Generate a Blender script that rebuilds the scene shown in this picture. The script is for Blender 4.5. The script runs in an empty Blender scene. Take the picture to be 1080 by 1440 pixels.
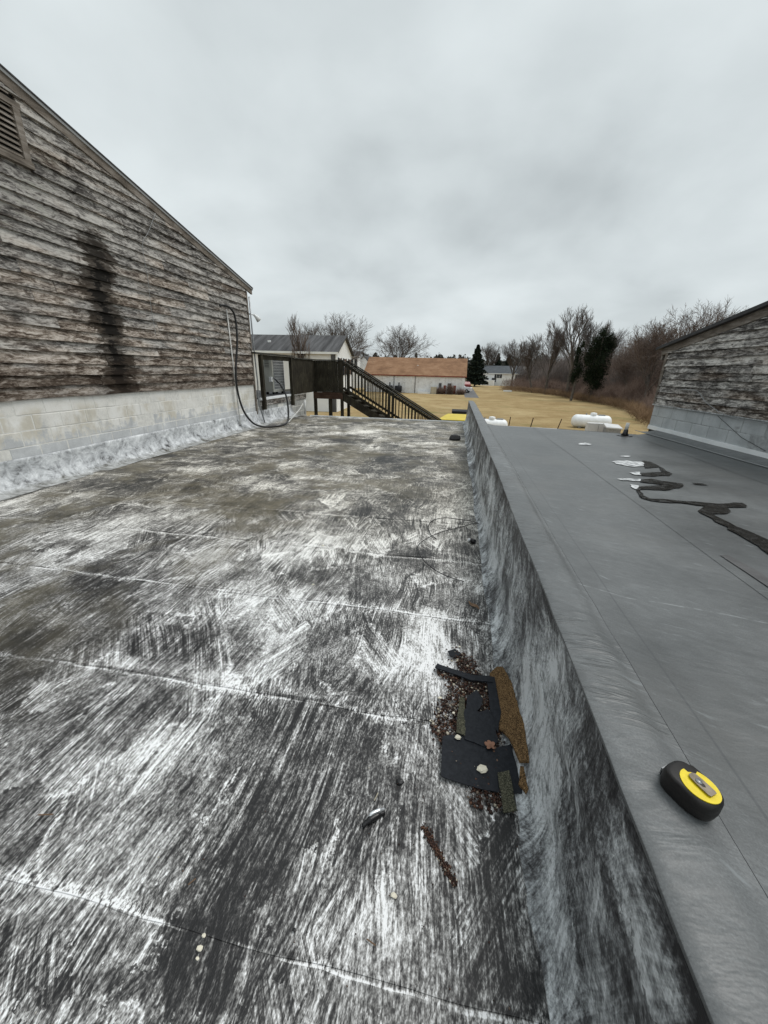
import bpy, math, random
import numpy as np
from mathutils import Vector, Matrix, noise as mnoise
random.seed(7)
S = bpy.context.scene
COL = S.collection
RAD = math.radians
# ------------------------------------------------------------------ camera, world, sun, exposure
PITCH, YAW, ROLL = RAD(20.5), RAD(9.6), RAD(1.3)
fw = Vector((-math.sin(YAW)*math.cos(PITCH), math.cos(YAW)*math.cos(PITCH), -math.sin(PITCH)))
r0 = Vector((math.cos(YAW), math.sin(YAW), 0)); u0 = r0.cross(fw)
rt = r0*math.cos(ROLL) + u0*math.sin(ROLL); up = -r0*math.sin(ROLL) + u0*math.cos(ROLL)
cd = bpy.data.cameras.new('camera'); cam = bpy.data.objects.new('camera', cd); COL.objects.link(cam)
cam.matrix_world = Matrix(((rt.x, up.x, -fw.x, 0), (rt.y, up.y, -fw.y, 0), (rt.z, up.z, -fw.z, 0), (0, 0, 0, 1)))
cd.sensor_fit = 'HORIZONTAL'; cd.sensor_width = 36; cd.lens = 36*535/1080
cd.clip_start = 0.05; cd.clip_end = 6000
S.camera = cam
SUN_EL, SUN_AZ = 64, 68            # azimuth measured from +Y towards +X
W = bpy.data.worlds.new('World'); S.world = W; W.use_nodes = True
def build_world():
    nt = W.node_tree; N = nt.nodes; L = nt.links; N.clear()
    out = N.new('ShaderNodeOutputWorld'); bg = N.new('ShaderNodeBackground'); bg2 = N.new('ShaderNodeBackground')
    sky = N.new('ShaderNodeTexSky'); sky.sky_type = 'NISHITA'; sky.sun_disc = False
    sky.sun_elevation = RAD(SUN_EL); sky.sun_rotation = RAD(SUN_AZ)
    L.new(sky.outputs[0], bg.inputs[0]); bg.inputs[1].default_value = 0.05
    tc = N.new('ShaderNodeTexCoord'); sp = N.new('ShaderNodeSeparateXYZ'); L.new(tc.outputs['Generated'], sp.inputs[0])
    def M(op, a, b=0.0):
        n = N.new('ShaderNodeMath'); n.operation = op
        for i, v in enumerate((a, b)):
            if isinstance(v, (int, float)): n.inputs[i].default_value = v
            else: L.new(v, n.inputs[i])
        return n.outputs[0]
    z = M('ADD', M('MAXIMUM', sp.outputs[2], 0.0), 0.35)
    cb = N.new('ShaderNodeCombineXYZ'); L.new(M('DIVIDE', sp.outputs[0], z), cb.inputs[0]); L.new(M('DIVIDE', sp.outputs[1], z), cb.inputs[1])
    def noise(scale, det, rough, off, dist=0.0):
        mp = N.new('ShaderNodeMapping'); mp.inputs['Location'].default_value = off; L.new(cb.outputs[0], mp.inputs[0])
        n = N.new('ShaderNodeTexNoise'); n.inputs['Scale'].default_value = scale; n.inputs['Detail'].default_value = det
        n.inputs['Roughness'].default_value = rough; n.inputs['Distortion'].default_value = dist; L.new(mp.outputs[0], n.inputs[0]); return n.outputs[0]
    v = M('ADD', M('MULTIPLY', noise(0.95, 3, .5, (3.1, 7.7, 0)), .58), M('MULTIPLY', noise(2.1, 6, .5, (9.3, 1.2, 0), .15), .42))
    v = M('ADD', v, M('MULTIPLY', M('SUBTRACT', sp.outputs[2], .35), .07))
    rp = N.new('ShaderNodeValToRGB'); L.new(v, rp.inputs[0])
    e = rp.color_ramp.elements
    e[0].position = .34; e[0].color = (.47, .515, .53, 1)
    e[1].position = .60; e[1].color = (.75, .81, .825, 1)
    m = e.new(.46); m.color = (.615, .67, .685, 1)
    L.new(rp.outputs[0], bg2.inputs[0]); bg2.inputs[1].default_value = 0.93
    ms = N.new('ShaderNodeMixShader'); ms.inputs[0].default_value = .95
    L.new(bg.outputs[0], ms.inputs[1]); L.new(bg2.outputs[0], ms.inputs[2]); L.new(ms.outputs[0], out.inputs[0])
build_world()
sd = bpy.data.lights.new('sun', 'SUN'); sd.energy = 1.5; sd.angle = RAD(28); sd.color = (1, .97, .93)
so = bpy.data.objects.new('sun', sd); COL.objects.link(so)
sv = Vector((math.sin(RAD(SUN_AZ))*math.cos(RAD(SUN_EL)), math.cos(RAD(SUN_AZ))*math.cos(RAD(SUN_EL)), math.sin(RAD(SUN_EL))))
so.rotation_euler = sv.to_track_quat('Z', 'Y').to_euler(); so.location = (0, 0, 30)
S.cycles.max_bounces = 5; S.cycles.diffuse_bounces = 3; S.cycles.glossy_bounces = 2
S.view_settings.view_transform = 'Standard'; S.view_settings.look = 'None'
S.view_settings.exposure = 0.18; S.view_settings.gamma = 1.0; S.view_settings.use_curve_mapping = False

# ------------------------------------------------------------------ material helper
class G:
    def __init__(s, name, rough=.8, spec=.3, metal=0.0):
        s.m = bpy.data.materials.new(name); s.m.use_nodes = True
        s.nt = s.m.node_tree; s.N = s.nt.nodes; s.L = s.nt.links
        s.b = s.N['Principled BSDF']; s.b.inputs['Roughness'].default_value = rough
        s.b.inputs['Specular IOR Level'].default_value = spec; s.b.inputs['Metallic'].default_value = metal
    def put(s, v, sock):
        if v is None: return
        if isinstance(v, bpy.types.NodeSocket): s.L.new(v, sock)
        elif isinstance(v, (tuple, list)):
            sock.default_value = (*v, 1) if (sock.type == 'RGBA' and len(v) == 3) else v
        else: sock.default_value = v
    def pos(s):
        if not hasattr(s, '_p'): s._p = s.N.new('ShaderNodeNewGeometry').outputs['Position']
        return s._p
    def obj(s):
        return s.N.new('ShaderNodeTexCoord').outputs['Object']
    def uv(s):
        return s.N.new('ShaderNodeTexCoord').outputs['UV']
    def rnd(s): return s.N.new('ShaderNodeObjectInfo').outputs['Random']
    def attr(s, n):
        a = s.N.new('ShaderNodeAttribute'); a.attribute_name = n; return a.outputs['Fac']
    def sep(s, v):
        n = s.N.new('ShaderNodeSeparateXYZ'); s.put(v, n.inputs[0]); return n.outputs
    def comb(s, x, y, z=0.0):
        n = s.N.new('ShaderNodeCombineXYZ'); [s.put(v, n.inputs[i]) for i, v in enumerate((x, y, z))]; return n.outputs[0]
    def M(s, op, a, b=0.0, c=None, clamp=False):
        n = s.N.new('ShaderNodeMath'); n.operation = op; n.use_clamp = clamp
        s.put(a, n.inputs[0]); s.put(b, n.inputs[1]); s.put(c, n.inputs[2]); return n.outputs[0]
    def V(s, op, a, b=None, sc=None):
        n = s.N.new('ShaderNodeVectorMath'); n.operation = op; s.put(a, n.inputs[0]); s.put(b, n.inputs[1])
        if sc is not None: s.put(sc, n.inputs['Scale'])
        return n.outputs[0]
    def noise(s, v, scale=1., det=4, rough=.55, dist=0., off=None, color=False):
        if off: v = s.V('ADD', v, off)
        n = s.N.new('ShaderNodeTexNoise'); s.put(v, n.inputs['Vector'])
        n.inputs['Scale'].default_value = scale; n.inputs['Detail'].default_value = det
        n.inputs['Roughness'].default_value = rough; n.inputs['Distortion'].default_value = dist
        return n.outputs[1 if color else 0]
    def vor(s, v, scale, feat='F1', rand=1.):
        n = s.N.new('ShaderNodeTexVoronoi'); n.feature = feat; s.put(v, n.inputs['Vector']); n.inputs['Scale'].default_value = scale
        n.inputs['Randomness'].default_value = rand; return n.outputs
    def rot(s, v, ang):
        n = s.N.new('ShaderNodeVectorRotate'); n.rotation_type = 'Z_AXIS'; s.put(v, n.inputs['Vector']); s.put(ang, n.inputs['Angle']); return n.outputs[0]
    def mul(s, v, k): return s.V('MULTIPLY', v, k)
    def step(s, v, a, b, lo=0., hi=1.):
        n = s.N.new('ShaderNodeMapRange'); n.interpolation_type = 'SMOOTHSTEP'
        s.put(v, n.inputs[0]); n.inputs[1].default_value = a; n.inputs[2].default_value = b
        n.inputs[3].default_value = lo; n.inputs[4].default_value = hi; return n.outputs[0]
    def mix(s, f, a, b, mode='MIX'):
        n = s.N.new('ShaderNodeMix'); n.data_type = 'RGBA'; n.blend_type = mode; n.clamp_factor = True
        s.put(f, n.inputs[0]); s.put(a, n.inputs[6]); s.put(b, n.inputs[7]); return n.outputs[2]
    def ramp(s, f, stops):
        n = s.N.new('ShaderNodeValToRGB'); s.put(f, n.inputs[0]); e = n.color_ramp.elements
        while len(e) < len(stops): e.new(.5)
        for k, (p, c) in enumerate(stops):
            e[k].position = p; e[k].color = (*c, 1) if not isinstance(c, float) else (c, c, c, 1)
        return n.outputs[0]
    def bump(s, h, dist=.01, st=1.):
        n = s.N.new('ShaderNodeBump'); n.inputs['Distance'].default_value = dist; n.inputs['Strength'].default_value = st
        s.put(h, n.inputs['Height']); s.L.new(n.outputs[0], s.b.inputs['Normal'])
    def col(s, v): s.put(v, s.b.inputs['Base Color']); return s
    def rough(s, v): s.put(v, s.b.inputs['Roughness'])

def simple(name, c, var=.25, scale=8, rough=.75, spec=.3, metal=0., bump=0., stretch=(1, 1, 1)):
    g = G(name, rough, spec, metal); p = g.mul(g.obj(), stretch)
    n = g.noise(p, scale, 5, .6); dk = tuple(x*(1-var) for x in c); lt = tuple(min(1, x*(1+var)) for x in c)
    g.col(g.ramp(n, [(.3, dk), (.7, lt)]))
    if bump: g.bump(n, bump)
    return g.m

def brush(g, p, amp=1.0, base=0.0, fine=118., long_=3.6, warp=(.85, .20)):
    """brushed-on coating: streaks whose direction changes from stroke to stroke"""
    d = g.V('SUBTRACT', g.noise(p, warp[0], 1, .5, color=True), (.5, .5, .5))
    p1 = g.V('ADD', p, g.V('SCALE', d, sc=warp[1]))
    dj = g.V('SUBTRACT', g.noise(p, 11, 4, .75, color=True), (.5, .5, .5))
    pe = g.V('ADD', p1, g.V('SCALE', dj, sc=.17))
    outs = []
    for k, (sc, o) in enumerate(((2.1, (0, 0, 0)), (3.7, (5.3, 2.1, 0)))):
        v = g.vor(g.mul(g.V('ADD', pe, o), (1.15, .6, 1)), sc)
        c = g.sep(v['Color'])
        ang = g.M('ADD', g.M('MULTIPLY', g.M('SUBTRACT', c[0], .5), amp*(.8 if k == 0 else 1.5)), base)
        q = g.rot(p1, ang)
        q = g.V('ADD', g.mul(q, (fine, long_, 1)), g.V('SCALE', v['Color'], sc=40))
        s1 = g.noise(q, 1, 2, .7)
        s2 = g.noise(g.mul(q, (.27, .5, 1)), 1, 1, .6, off=(9, 3, 0))
        outs.append((g.M('ADD', g.M('MULTIPLY', s1, .6), g.M('MULTIPLY', s2, .4)), c[1]))
    mk = g.step(g.noise(p, 1.3, 3, .6, off=(4, 4, 0)), .46, .54)
    st = g.mix(mk, outs[0][0], outs[1][0]); cl = g.mix(mk, outs[0][1], outs[1][1])
    sg = g.noise(g.mul(g.rot(p1, base), (fine*.85, long_*.8, 1)), 1, 3, .7, off=(77, 3, 0))
    st = g.M('ADD', g.M('MULTIPLY', st, .62), g.M('MULTIPLY', sg, .38))
    return st, cl, pe

# coat map: (x, y, rx, ry, amount) measured places where the silver coat is thick (+) or worn to bitumen (-)
COAT = [(-0.96,3.25,.34,.34,1),(-1.35,2.79,.18,.15,.5),(-.05,2.11,.12,.34,1),(-.2,1.78,.33,.14,.6),(-1.39,1.45,.46,.06,.7),(-.68,1.44,.37,.05,.7),(-1.2,1.03,.14,.12,.8),(-1.28,.8,.16,.09,.5),(-1.85,2.97,.39,.28,.6),(-1.93,2.53,.4,.16,.6),(-4.01,2.91,.54,.22,.6),(-3.27,3.18,.28,.17,.6),(-2.65,1.76,.32,.1,.4),(-1.06,1.9,.11,.2,.8),(-.58,2.29,.3,.1,.4),(-2.53,10.09,.64,.36,1),(-1.48,10.84,1.39,.41,.8),(-.53,8.85,.81,.73,.5),(-2.47,4.84,.39,.19,.6),(-2.3,3.61,.46,.16,.5),(-1.03,5.39,.52,.3,.3),(-1.45,4.6,.46,.34,.4),(-.13,.66,.09,.07,.4),(-.24,.57,.1,.07,.2),(-1.25,.66,.15,.06,.3),(-1.33,2.13,.3,.16,.4),(-.1,3.91,.31,.41,.3),(.13,2.98,.18,.39,.3),(-1.58,2.08,.25,.16,.3),(-.98,.42,.12,.02,.2),(-1.79,1.71,.22,.12,.3),(.13,1.78,.08,.11,.4),(-3.56,4.08,.52,.2,.3),(-4.51,5.62,.56,.26,.3),(-2.57,6.14,.71,.29,.3),(-2.24,1.28,.15,.22,-.9),(-2.45,1.51,.17,.11,-.6),(-2.23,1.85,.23,.14,-.4),(-1.31,.77,.07,.05,-.6),(-.65,.77,.1,.12,-.4),(-.96,.95,.09,.16,-.4),(-.19,.82,.06,.1,-.9),(.27,.71,.04,.15,-1),(.29,.97,.13,.07,-.6),(-.96,.34,.11,.03,-.4),(-.63,.41,.05,.06,-.45),(-.59,.57,.03,.05,-.5),(-.24,3.03,.38,.11,-.3),(-.87,.45,.12,.04,-.4),(-.09,1.03,.14,.08,-.3),(-1.02,2.61,.34,.16,-.6),(-.13,2.43,.26,.11,-.3),(-2.49,3.93,.41,.18,-.6),(-3.68,4.37,.45,.22,-.5),(-5.42,5.12,.63,.19,-.5),(-4.69,6.46,.63,.22,-.5),(-.92,6.87,.78,.58,-.4),(-1.7,3.99,.41,.18,-.4),(-3.24,2.66,.37,.1,-.4),(-.31,1.94,.18,.13,-.3),(-1.33,1.7,.17,.09,-.5),(-.33,1.04,.17,.11,-.2),(.16,.9,.08,.11,-.5),(-.64,.97,.14,.07,-.4),(-.49,4.54,.44,.33,-.3)]
def coat_at(x, y):
    v = 0.
    for cx, cy, rx, ry, a in COAT:
        d = ((x-cx)/rx)**2 + ((y-cy)/ry)**2
        if d < 8: v += a*math.exp(-d*.7)
    return v

def mat_roof():
    g = G('aluminium coated roofing felt', .62, .35)
    P = g.pos(); s = g.sep(P); x, y = s[0], s[1]; p = g.comb(x, y)
    st, cl, pe = brush(g, p, 1.0)
    cov = g.noise(p, 1.15, 4, .6, off=(2, 8, 0)); cov2 = g.noise(p, 6, 5, .7, .4)
    brk = g.noise(g.mul(p, (120, 55, 1)), 1, 2, .8)
    # lap lines of the felt strips, wandering a little
    w = g.M('MULTIPLY', g.M('SUBTRACT', g.noise(p, 1.4, 3, .6, off=(1, 1, 0)), .5), .10)
    yy = g.M('ADD', g.M('ADD', y, w), 10*.865 - .525)
    fr = g.M('MODULO', yy, .865); dl = g.M('SUBTRACT', fr, .4325); dl = g.M('SUBTRACT', .4325, g.M('ABSOLUTE', dl))
    row = g.M('FLOOR', g.M('DIVIDE', yy, .865))
    rr = g.noise(g.comb(g.M('MULTIPLY', x, 1.3), g.M('MULTIPLY', row, 7.3)), 1, 3, .6)
    wide = g.M('MULTIPLY', g.step(g.M('ADD', dl, g.M('MULTIPLY', g.M('SUBTRACT', cov2, .5), .09)), .0, .045, 1, 0), g.step(rr, .42, .6))
    thin = g.M('MULTIPLY', g.step(dl, .003, .008, 1, 0), g.step(rr, .35, .45))
    dark = g.M('MULTIPLY', g.step(g.M('ABSOLUTE', g.M('SUBTRACT', fr, .016)), .003, .012, 1, 0), g.step(rr, .3, .6, 1, .2))
    far = g.step(y, 2.5, 8)
    k = g.mix(far, (3.3,)*3, (1.5,)*3)
    ed = g.vor(g.mul(g.V('ADD', pe, (5.3, 2.1, 0)), (1.15, .6, 1)), 3.7, 'DISTANCE_TO_EDGE')[0]
    lapm = g.M('MULTIPLY', g.step(ed, .01, .05, 1, 0), g.step(g.noise(p, 3.1, 3, .6, off=(8, 8, 0)), .50, .62))
    zn = g.step(g.noise(p, 2.3, 3, .6, off=(31, 5, 0)), .38, .62, .45, 1.15)
    v = g.M('ADD', .50, g.M('MULTIPLY', g.M('SUBTRACT', st, .5), g.M('MULTIPLY', k, zn)))
    med = g.noise(g.mul(p, (38, 15, 1)), 1, 4, .75, .6)
    v = g.M('ADD', v, g.M('MULTIPLY', g.M('SUBTRACT', med, .5), .95))
    far_c = g.noise(g.mul(p, (1.6, 3.2, 1)), 1, 5, .7, .5, off=(3, 17, 0))
    v = g.M('ADD', v, g.M('MULTIPLY', g.M('MULTIPLY', g.M('SUBTRACT', far_c, .5), far), 1.1))
    v = g.M('ADD', v, g.M('MULTIPLY', g.M('SUBTRACT', cov, .5), 1.05))
    v = g.M('ADD', v, g.M('MULTIPLY', g.M('SUBTRACT', cl, .5), .26))
    v = g.M('ADD', v, g.M('MULTIPLY', g.M('SUBTRACT', cov2, .5), .7))
    v = g.M('ADD', v, g.M('MULTIPLY', g.M('SUBTRACT', brk, .5), 1.25))
    v = g.M('ADD', v, g.M('MULTIPLY', lapm, .3))
    v = g.M('ADD', v, g.M('MULTIPLY', g.attr('coat'), .30))
    v = g.M('ADD', v, g.M('MULTIPLY', g.M('MULTIPLY', wide, g.step(brk, .35, .6)), .45))
    v = g.M('ADD', v, g.M('MULTIPLY', g.M('MULTIPLY', thin, g.step(cov2, .35, .6)), .3))
    v = g.M('SUBTRACT', v, g.M('MULTIPLY', g.M('MULTIPLY', dark, g.step(cov2, .42, .6)), .3))
    c = g.ramp(v, [(.10, (.014, .014, .015)), (.32, (.052, .051, .051)), (.52, (.19, .188, .184)), (.72, (.46, .46, .455)), (.95, (.88, .89, .90))])
    # silt and algae where water stands
    mud = g.M('MULTIPLY', g.step(g.noise(p, .9, 5, .65, .3, off=(6, 1, 0)), .44, .62), g.step(g.M('SUBTRACT', g.M('MULTIPLY', y, .55), x), 1.9, 4.6))
    mudc = g.ramp(g.noise(p, 5, 4, .7), [(.3, (.05, .045, .03)), (.7, (.20, .18, .13))])
    c = g.mix(g.M('MULTIPLY', mud, .72), c, mudc)
    c = g.mix(g.step(y, 1.6, 5), c, g.mix(1., c, (1.0, .955, .87), 'MULTIPLY'))
    # small chips, grit
    v2 = g.vor(p, 22); sp = g.M('MULTIPLY', g.step(v2['Distance'], .0, .09, 1, 0), g.step(g.sep(v2['Color'])[0], .90, .91))
    c = g.mix(g.M('MULTIPLY', sp, .8), c, (.6, .58, .52))
    g.col(c); g.rough(g.step(v, .2, .8, .5, .72))
    g.bump(g.M('ADD', g.M('MULTIPLY', med, .7), g.M('MULTIPLY', brk, .35)), .004, .9)
    return g.m

def mat_parapet():
    g = G('aluminium coated parapet flashing', .6, .35)
    p = g.uv(); s = g.sep(p)
    q = g.comb(s[0], s[1])
    d = g.V('SUBTRACT', g.noise(q, 1.3, 2, .5, color=True), (.5, .5, .5)); q = g.V('ADD', q, g.V('SCALE', d, sc=.30))
    st, cl, pe = brush(g, q, 1.0, 1.15, 85, 3)
    st2 = g.noise(g.mul(g.rot(q, .45), (9, 2.2, 1)), 1, 5, .65, .5)
    cov = g.noise(q, 2.0, 4, .6, off=(12, 8, 0))
    v = g.M('ADD', .50, g.M('MULTIPLY', g.M('SUBTRACT', st, .5), 1.5))
    v = g.M('ADD', v, g.M('MULTIPLY', g.M('SUBTRACT', g.noise(q, 90, 2, .8), .5), .7))
    v = g.M('ADD', v, g.M('MULTIPLY', g.M('SUBTRACT', g.noise(g.mul(q, (26, 12, 1)), 1, 4, .75, .8), .5), .9))
    v = g.M('ADD', v, g.M('MULTIPLY', g.M('SUBTRACT', cov, .5), 1.1))
    v = g.M('ADD', v, g.M('MULTIPLY', g.M('SUBTRACT', st2, .5), 1.3))
    v = g.M('ADD', v, g.M('MULTIPLY', g.M('SUBTRACT', cl, .5), .2))
    v = g.M('ADD', v, g.M('MULTIPLY', g.attr('coat'), .3))
    c = g.ramp(v, [(.10, (.018, .018, .020)), (.34, (.09, .092, .096)), (.56, (.30, .315, .325)), (.85, (.72, .75, .77))])
    g.col(c); g.bump(st2, .02, .7); g.rough(.55)
    return g.m

def mat_membrane(name, base=(.112, .1185, .121), cap=False):
    g = G(name, .42, .45)
    P = g.pos(); s = g.sep(P); p = g.comb(s[0], s[1])
    n1 = g.noise(p, 1.3, 5, .6); n2 = g.noise(g.rot(g.mul(p, (1, 1, 1)), .9), 1, 2, .5)
    sc = g.noise(g.mul(g.rot(p, -1.1), (60, 6, 1)), 1, 4, .75)
    fine = g.noise(p, 190, 3, .7)
    v = g.M('ADD', g.M('MULTIPLY', n1, .55), g.M('ADD', g.M('MULTIPLY', sc, .16), g.M('MULTIPLY', fine, .39)))
    v = g.M('ADD', v, g.M('MULTIPLY', g.M('SUBTRACT', g.noise(g.mul(g.rot(p, .5), (14, 26, 1)), 1, 5, .8, .8), .5), .28))
    c = g.ramp(v, [(.38, tuple(b*.62 for b in base)), (.55, base), (.70, tuple(b*1.5 for b in base))])
    # chalky scuffs
    v2 = g.vor(g.mul(g.rot(p, -.9), (24, 5.5, 1)), 1); sf = g.M('MULTIPLY', g.step(v2['Distance'], .05, .22, 1, 0), g.step(g.sep(v2['Color'])[0], .90, .92))
    ch = g.M('MULTIPLY', g.step(g.noise(g.mul(g.rot(p, .3), (5, 25, 1)), 1, 5, .75), .57, .74), .6)
    c = g.mix(g.M('MAXIMUM', g.M('MULTIPLY', sf, .7), ch), c, (.27, .29, .30))
    # fine silt
    st = g.step(g.noise(p, .8, 4, .6, off=(3, 3, 3)), .5, .7)
    c = g.mix(g.M('MULTIPLY', st, .35), c, (.16, .16, .155))
    ln = g.M('ABSOLUTE', g.M('SUBTRACT', g.M('ADD', s[0], g.M('MULTIPLY', g.noise(p, .7, 2), .05)), .845))
    c = g.mix(g.M('MULTIPLY', g.step(ln, .002, .006, 1, 0), .5), c, (.06, .065, .07))
    lx = g.M('ABSOLUTE', g.M('SUBTRACT', g.M('ADD', s[1], g.M('ADD', g.M('MULTIPLY', s[0], .17), g.M('MULTIPLY', g.noise(p, 2, 3), .06))), 1.93))
    c = g.mix(g.M('MULTIPLY', g.M('MULTIPLY', g.step(lx, .002, .007, 1, 0), g.step(g.noise(p, 9, 3, .7), .42, .6)), .45), c, (.36, .38, .39))
    if cap:
        wk = g.noise(g.mul(g.rot(p, .15), (4, 26, 1)), 1, 4, .65, .6)
        c = g.mix(g.M('MULTIPLY', g.step(wk, .52, .7), g.step(g.noise(p, 1.1, 2, off=(7, 2, 2)), .45, .6)), c, (.26, .28, .29))
    g.col(c)
    h = g.M('ADD', g.noise(g.mul(p, (3, 9, 1)), 1, 4, .6, .4), g.M('MULTIPLY', fine, .03))
    if cap:
        rg_ = g.noise(g.mul(g.rot(p, .12), (5, 34, 1)), 1, 2, .5, .8); msk = g.step(g.noise(p, 1.7, 2, off=(2, 9, 1)), .45, .6)
        h = g.M('ADD', h, g.M('MULTIPLY', g.M('MULTIPLY', g.step(rg_, .48, .66), msk), .5))
    g.bump(h, .013 if cap else .006, .9); g.rough(g.step(n1, .3, .7, .38, .52))
    return g.m

def mat_siding(name, warm=.5, white=.5, stain=False):
    g = G(name, .9, .15)
    P = g.pos(); s = g.sep(P); r = g.rnd(); al = g.M('ADD', s[1], g.M('MULTIPLY', s[0], .08))
    q = g.comb(g.M('MULTIPLY', al, 1.0), s[2], g.M('MULTIPLY', r, 37))
    grain = g.noise(g.mul(q, (4, 130, 1)), 1, 4, .7, .3)
    grain2 = g.noise(g.mul(q, (1.6, 34, 1)), 1, 5, .7, .6)
    big = g.noise(g.mul(q, (1.1, 4.5, 1)), 1, 5, .7, .4)
    pat = g.noise(g.mul(q, (5, 17, 1)), 1, 5, .75, .8)
    v = g.M('ADD', g.M('MULTIPLY', grain, .22), g.M('ADD', g.M('MULTIPLY', grain2, .3), g.M('MULTIPLY', big, .48)))
    v = g.M('ADD', v, g.M('MULTIPLY', g.M('SUBTRACT', r, .5), .10))
    v = g.M('ADD', v, g.M('MULTIPLY', g.M('SUBTRACT', pat, .5), .95))
    flk = g.noise(g.mul(q, (14, 60, 1)), 1, 3, .8, .5); v = g.M('ADD', v, g.M('MULTIPLY', g.M('SUBTRACT', flk, .5), .55))
    wm = g.noise(g.mul(q, (.5, 2.4, 1)), 1, 3, .6, off=(3, 3, 3))
    cold = g.ramp(v, [(.26, (.025, .023, .022)), (.42, (.115, .107, .100)), (.52, (.31, .295, .277)), (.66, (.47*white+.2, .45*white+.195, .42*white+.185))])
    wrm = g.ramp(v, [(.26, (.025, .018, .014)), (.42, (.105, .080, .062)), (.52, (.29, .245, .205)), (.66, (.58, .525, .47))])
    low = g.step(s[2], -.5, 1.6, .22, 0.)
    c = g.mix(g.step(g.M('ADD', g.M('ADD', wm, low), warm-.5), .42, .62), cold, wrm)
    # knots and nail holes
    kv = g.vor(g.mul(q, (3.2, 6.5, 1)), 1); kn = g.M('MULTIPLY', g.step(kv['Distance'], .035, .10, 1, 0), g.step(g.sep(kv['Color'])[1], .62, .64))
    c = g.mix(g.M('MULTIPLY', kn, .85), c, (.02, .014, .01))
    nl = g.M('ABSOLUTE', g.M('SUBTRACT', g.M('MODULO', g.M('ADD', al, g.M('MULTIPLY', r, 6.1)), .61), .3)); nh = g.M('MULTIPLY', g.step(nl, .004, .009, 1, 0), g.step(flk, .50, .6))
    c = g.mix(g.M('MULTIPLY', nh, .55), c, (.03, .02, .015))
    if stain:
        wob = g.M('MULTIPLY', g.M('SUBTRACT', g.noise(g.comb(0., s[2], 2.), 1.6, 4, .65), .5), .75)
        dd = g.M('ABSOLUTE', g.M('SUBTRACT', g.M('ADD', s[1], wob), g.M('ADD', 6.02, g.M('MULTIPLY', s[2], -.04))))
        dd = g.M('ADD', dd, g.M('MULTIPLY', g.M('SUBTRACT', r, .5), .16))
        core = g.M('MULTIPLY', g.step(g.M('ADD', dd, g.M('MULTIPLY', g.M('SUBTRACT', pat, .5), .80)), .085, .14, 1, 0), g.step(s[2], 1.3, 1.9, 1, .3))
        halo = g.M('MULTIPLY', g.step(g.M('ADD', dd, g.M('ADD', g.M('MULTIPLY', g.M('SUBTRACT', big, .5), .9), g.M('MULTIPLY', g.M('SUBTRACT', pat, .5), .6))), .22, .36, .86, 0), g.step(g.M('ADD', s[2], g.M('MULTIPLY', g.M('SUBTRACT', pat, .5), .8)), 1.7, 2.0, 1, 0))
        c = g.mix(halo, c, (.032, .024, .017)); c = g.mix(g.M('MULTIPLY', core, .93), c, (.008, .007, .006))
        dmp = g.step(g.M('ADD', s[2], g.M('MULTIPLY', g.M('SUBTRACT', big, .5), 1.2)), -.45, .15, .8, 0)
        c = g.mix(dmp, c, g.mix(.5, c, (.035, .022, .015)))
        li = g.M('MULTIPLY', g.M('MULTIPLY', g.step(pat, .52, .68), g.step(s[2], 1.0, 1.8)), g.step(s[1], 6.3, 5.0))
        c = g.mix(g.M('MULTIPLY', li, .6), c, (.10, .115, .075))
    g.col(c)
    g.bump(g.M('ADD', g.M('MULTIPLY', grain, .5), g.M('SUBTRACT', g.M('MULTIPLY', pat, .5), kn)), .006, .9)
    return g.m

def mat_block(name, kind='left'):
    g = G(name, .85, .2)
    P = g.pos(); s = g.sep(P); al = g.M('ADD', s[1], g.M('MULTIPLY', s[0], .08)); q = g.comb(al, s[2], 0.)
    n = g.noise(q, 3, 6, .7, .3); f = g.noise(q, 60, 4, .7); dr = g.noise(g.mul(q, (9, .8, 1)), 1, 5, .7)
    v = g.M('ADD', g.M('MULTIPLY', n, .6), g.M('ADD', g.M('MULTIPLY', f, .2), g.M('MULTIPLY', dr, .2)))
    if kind == 'left':
        c = g.ramp(v, [(.3, (.52, .52, .50)), (.47, (.79, .775, .73)), (.64, (.90, .895, .87))])
        yl = g.M('MULTIPLY', g.step(g.noise(g.mul(q, (2.2, 1.5, 1)), 1, 4, .6, off=(1, 5, 0)), .46, .62), g.M('MULTIPLY', g.step(s[2], -.52, -.68), g.step(s[2], -1.2, -.98)))
        c = g.mix(g.M('MULTIPLY', yl, .6), c, (.52, .47, .36))
        gr = g.step(g.M('ADD', s[2], g.M('ADD', g.M('MULTIPLY', g.M('SUBTRACT', n, .5), .9), g.M('MULTIPLY', g.M('SUBTRACT', dr, .5), .5))), -.93, -1.08)
        c = g.mix(g.M('MULTIPLY', gr, .85), c, g.ramp(v, [(.3, (.40, .415, .43)), (.5, (.56, .58, .60)), (.7, (.80, .82, .84))]))
        dk = g.M('MULTIPLY', g.step(dr, .55, .75), .35)
        c = g.mix(dk, c, (.17, .16, .13))
        crn = g.M('MULTIPLY', g.step(s[1], 9.7, 10.9), g.step(f, .42, .62))
        c = g.mix(g.M('MULTIPLY', crn, .6), c, (.16, .17, .15))
    elif kind == 'right':
        c = g.ramp(v, [(.3, (.34, .36, .37)), (.5, (.48, .505, .515)), (.7, (.64, .665, .67))])
        dk = g.M('MULTIPLY', g.step(n, .58, .72), .6); c = g.mix(dk, c, (.09, .085, .085))
    else:
        c = g.ramp(v, [(.3, (.10, .105, .10)), (.46, (.33, .34, .33)), (.7, (.64, .65, .64))])
    g.col(c); g.bump(v, .008, .7)
    return g.m

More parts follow.
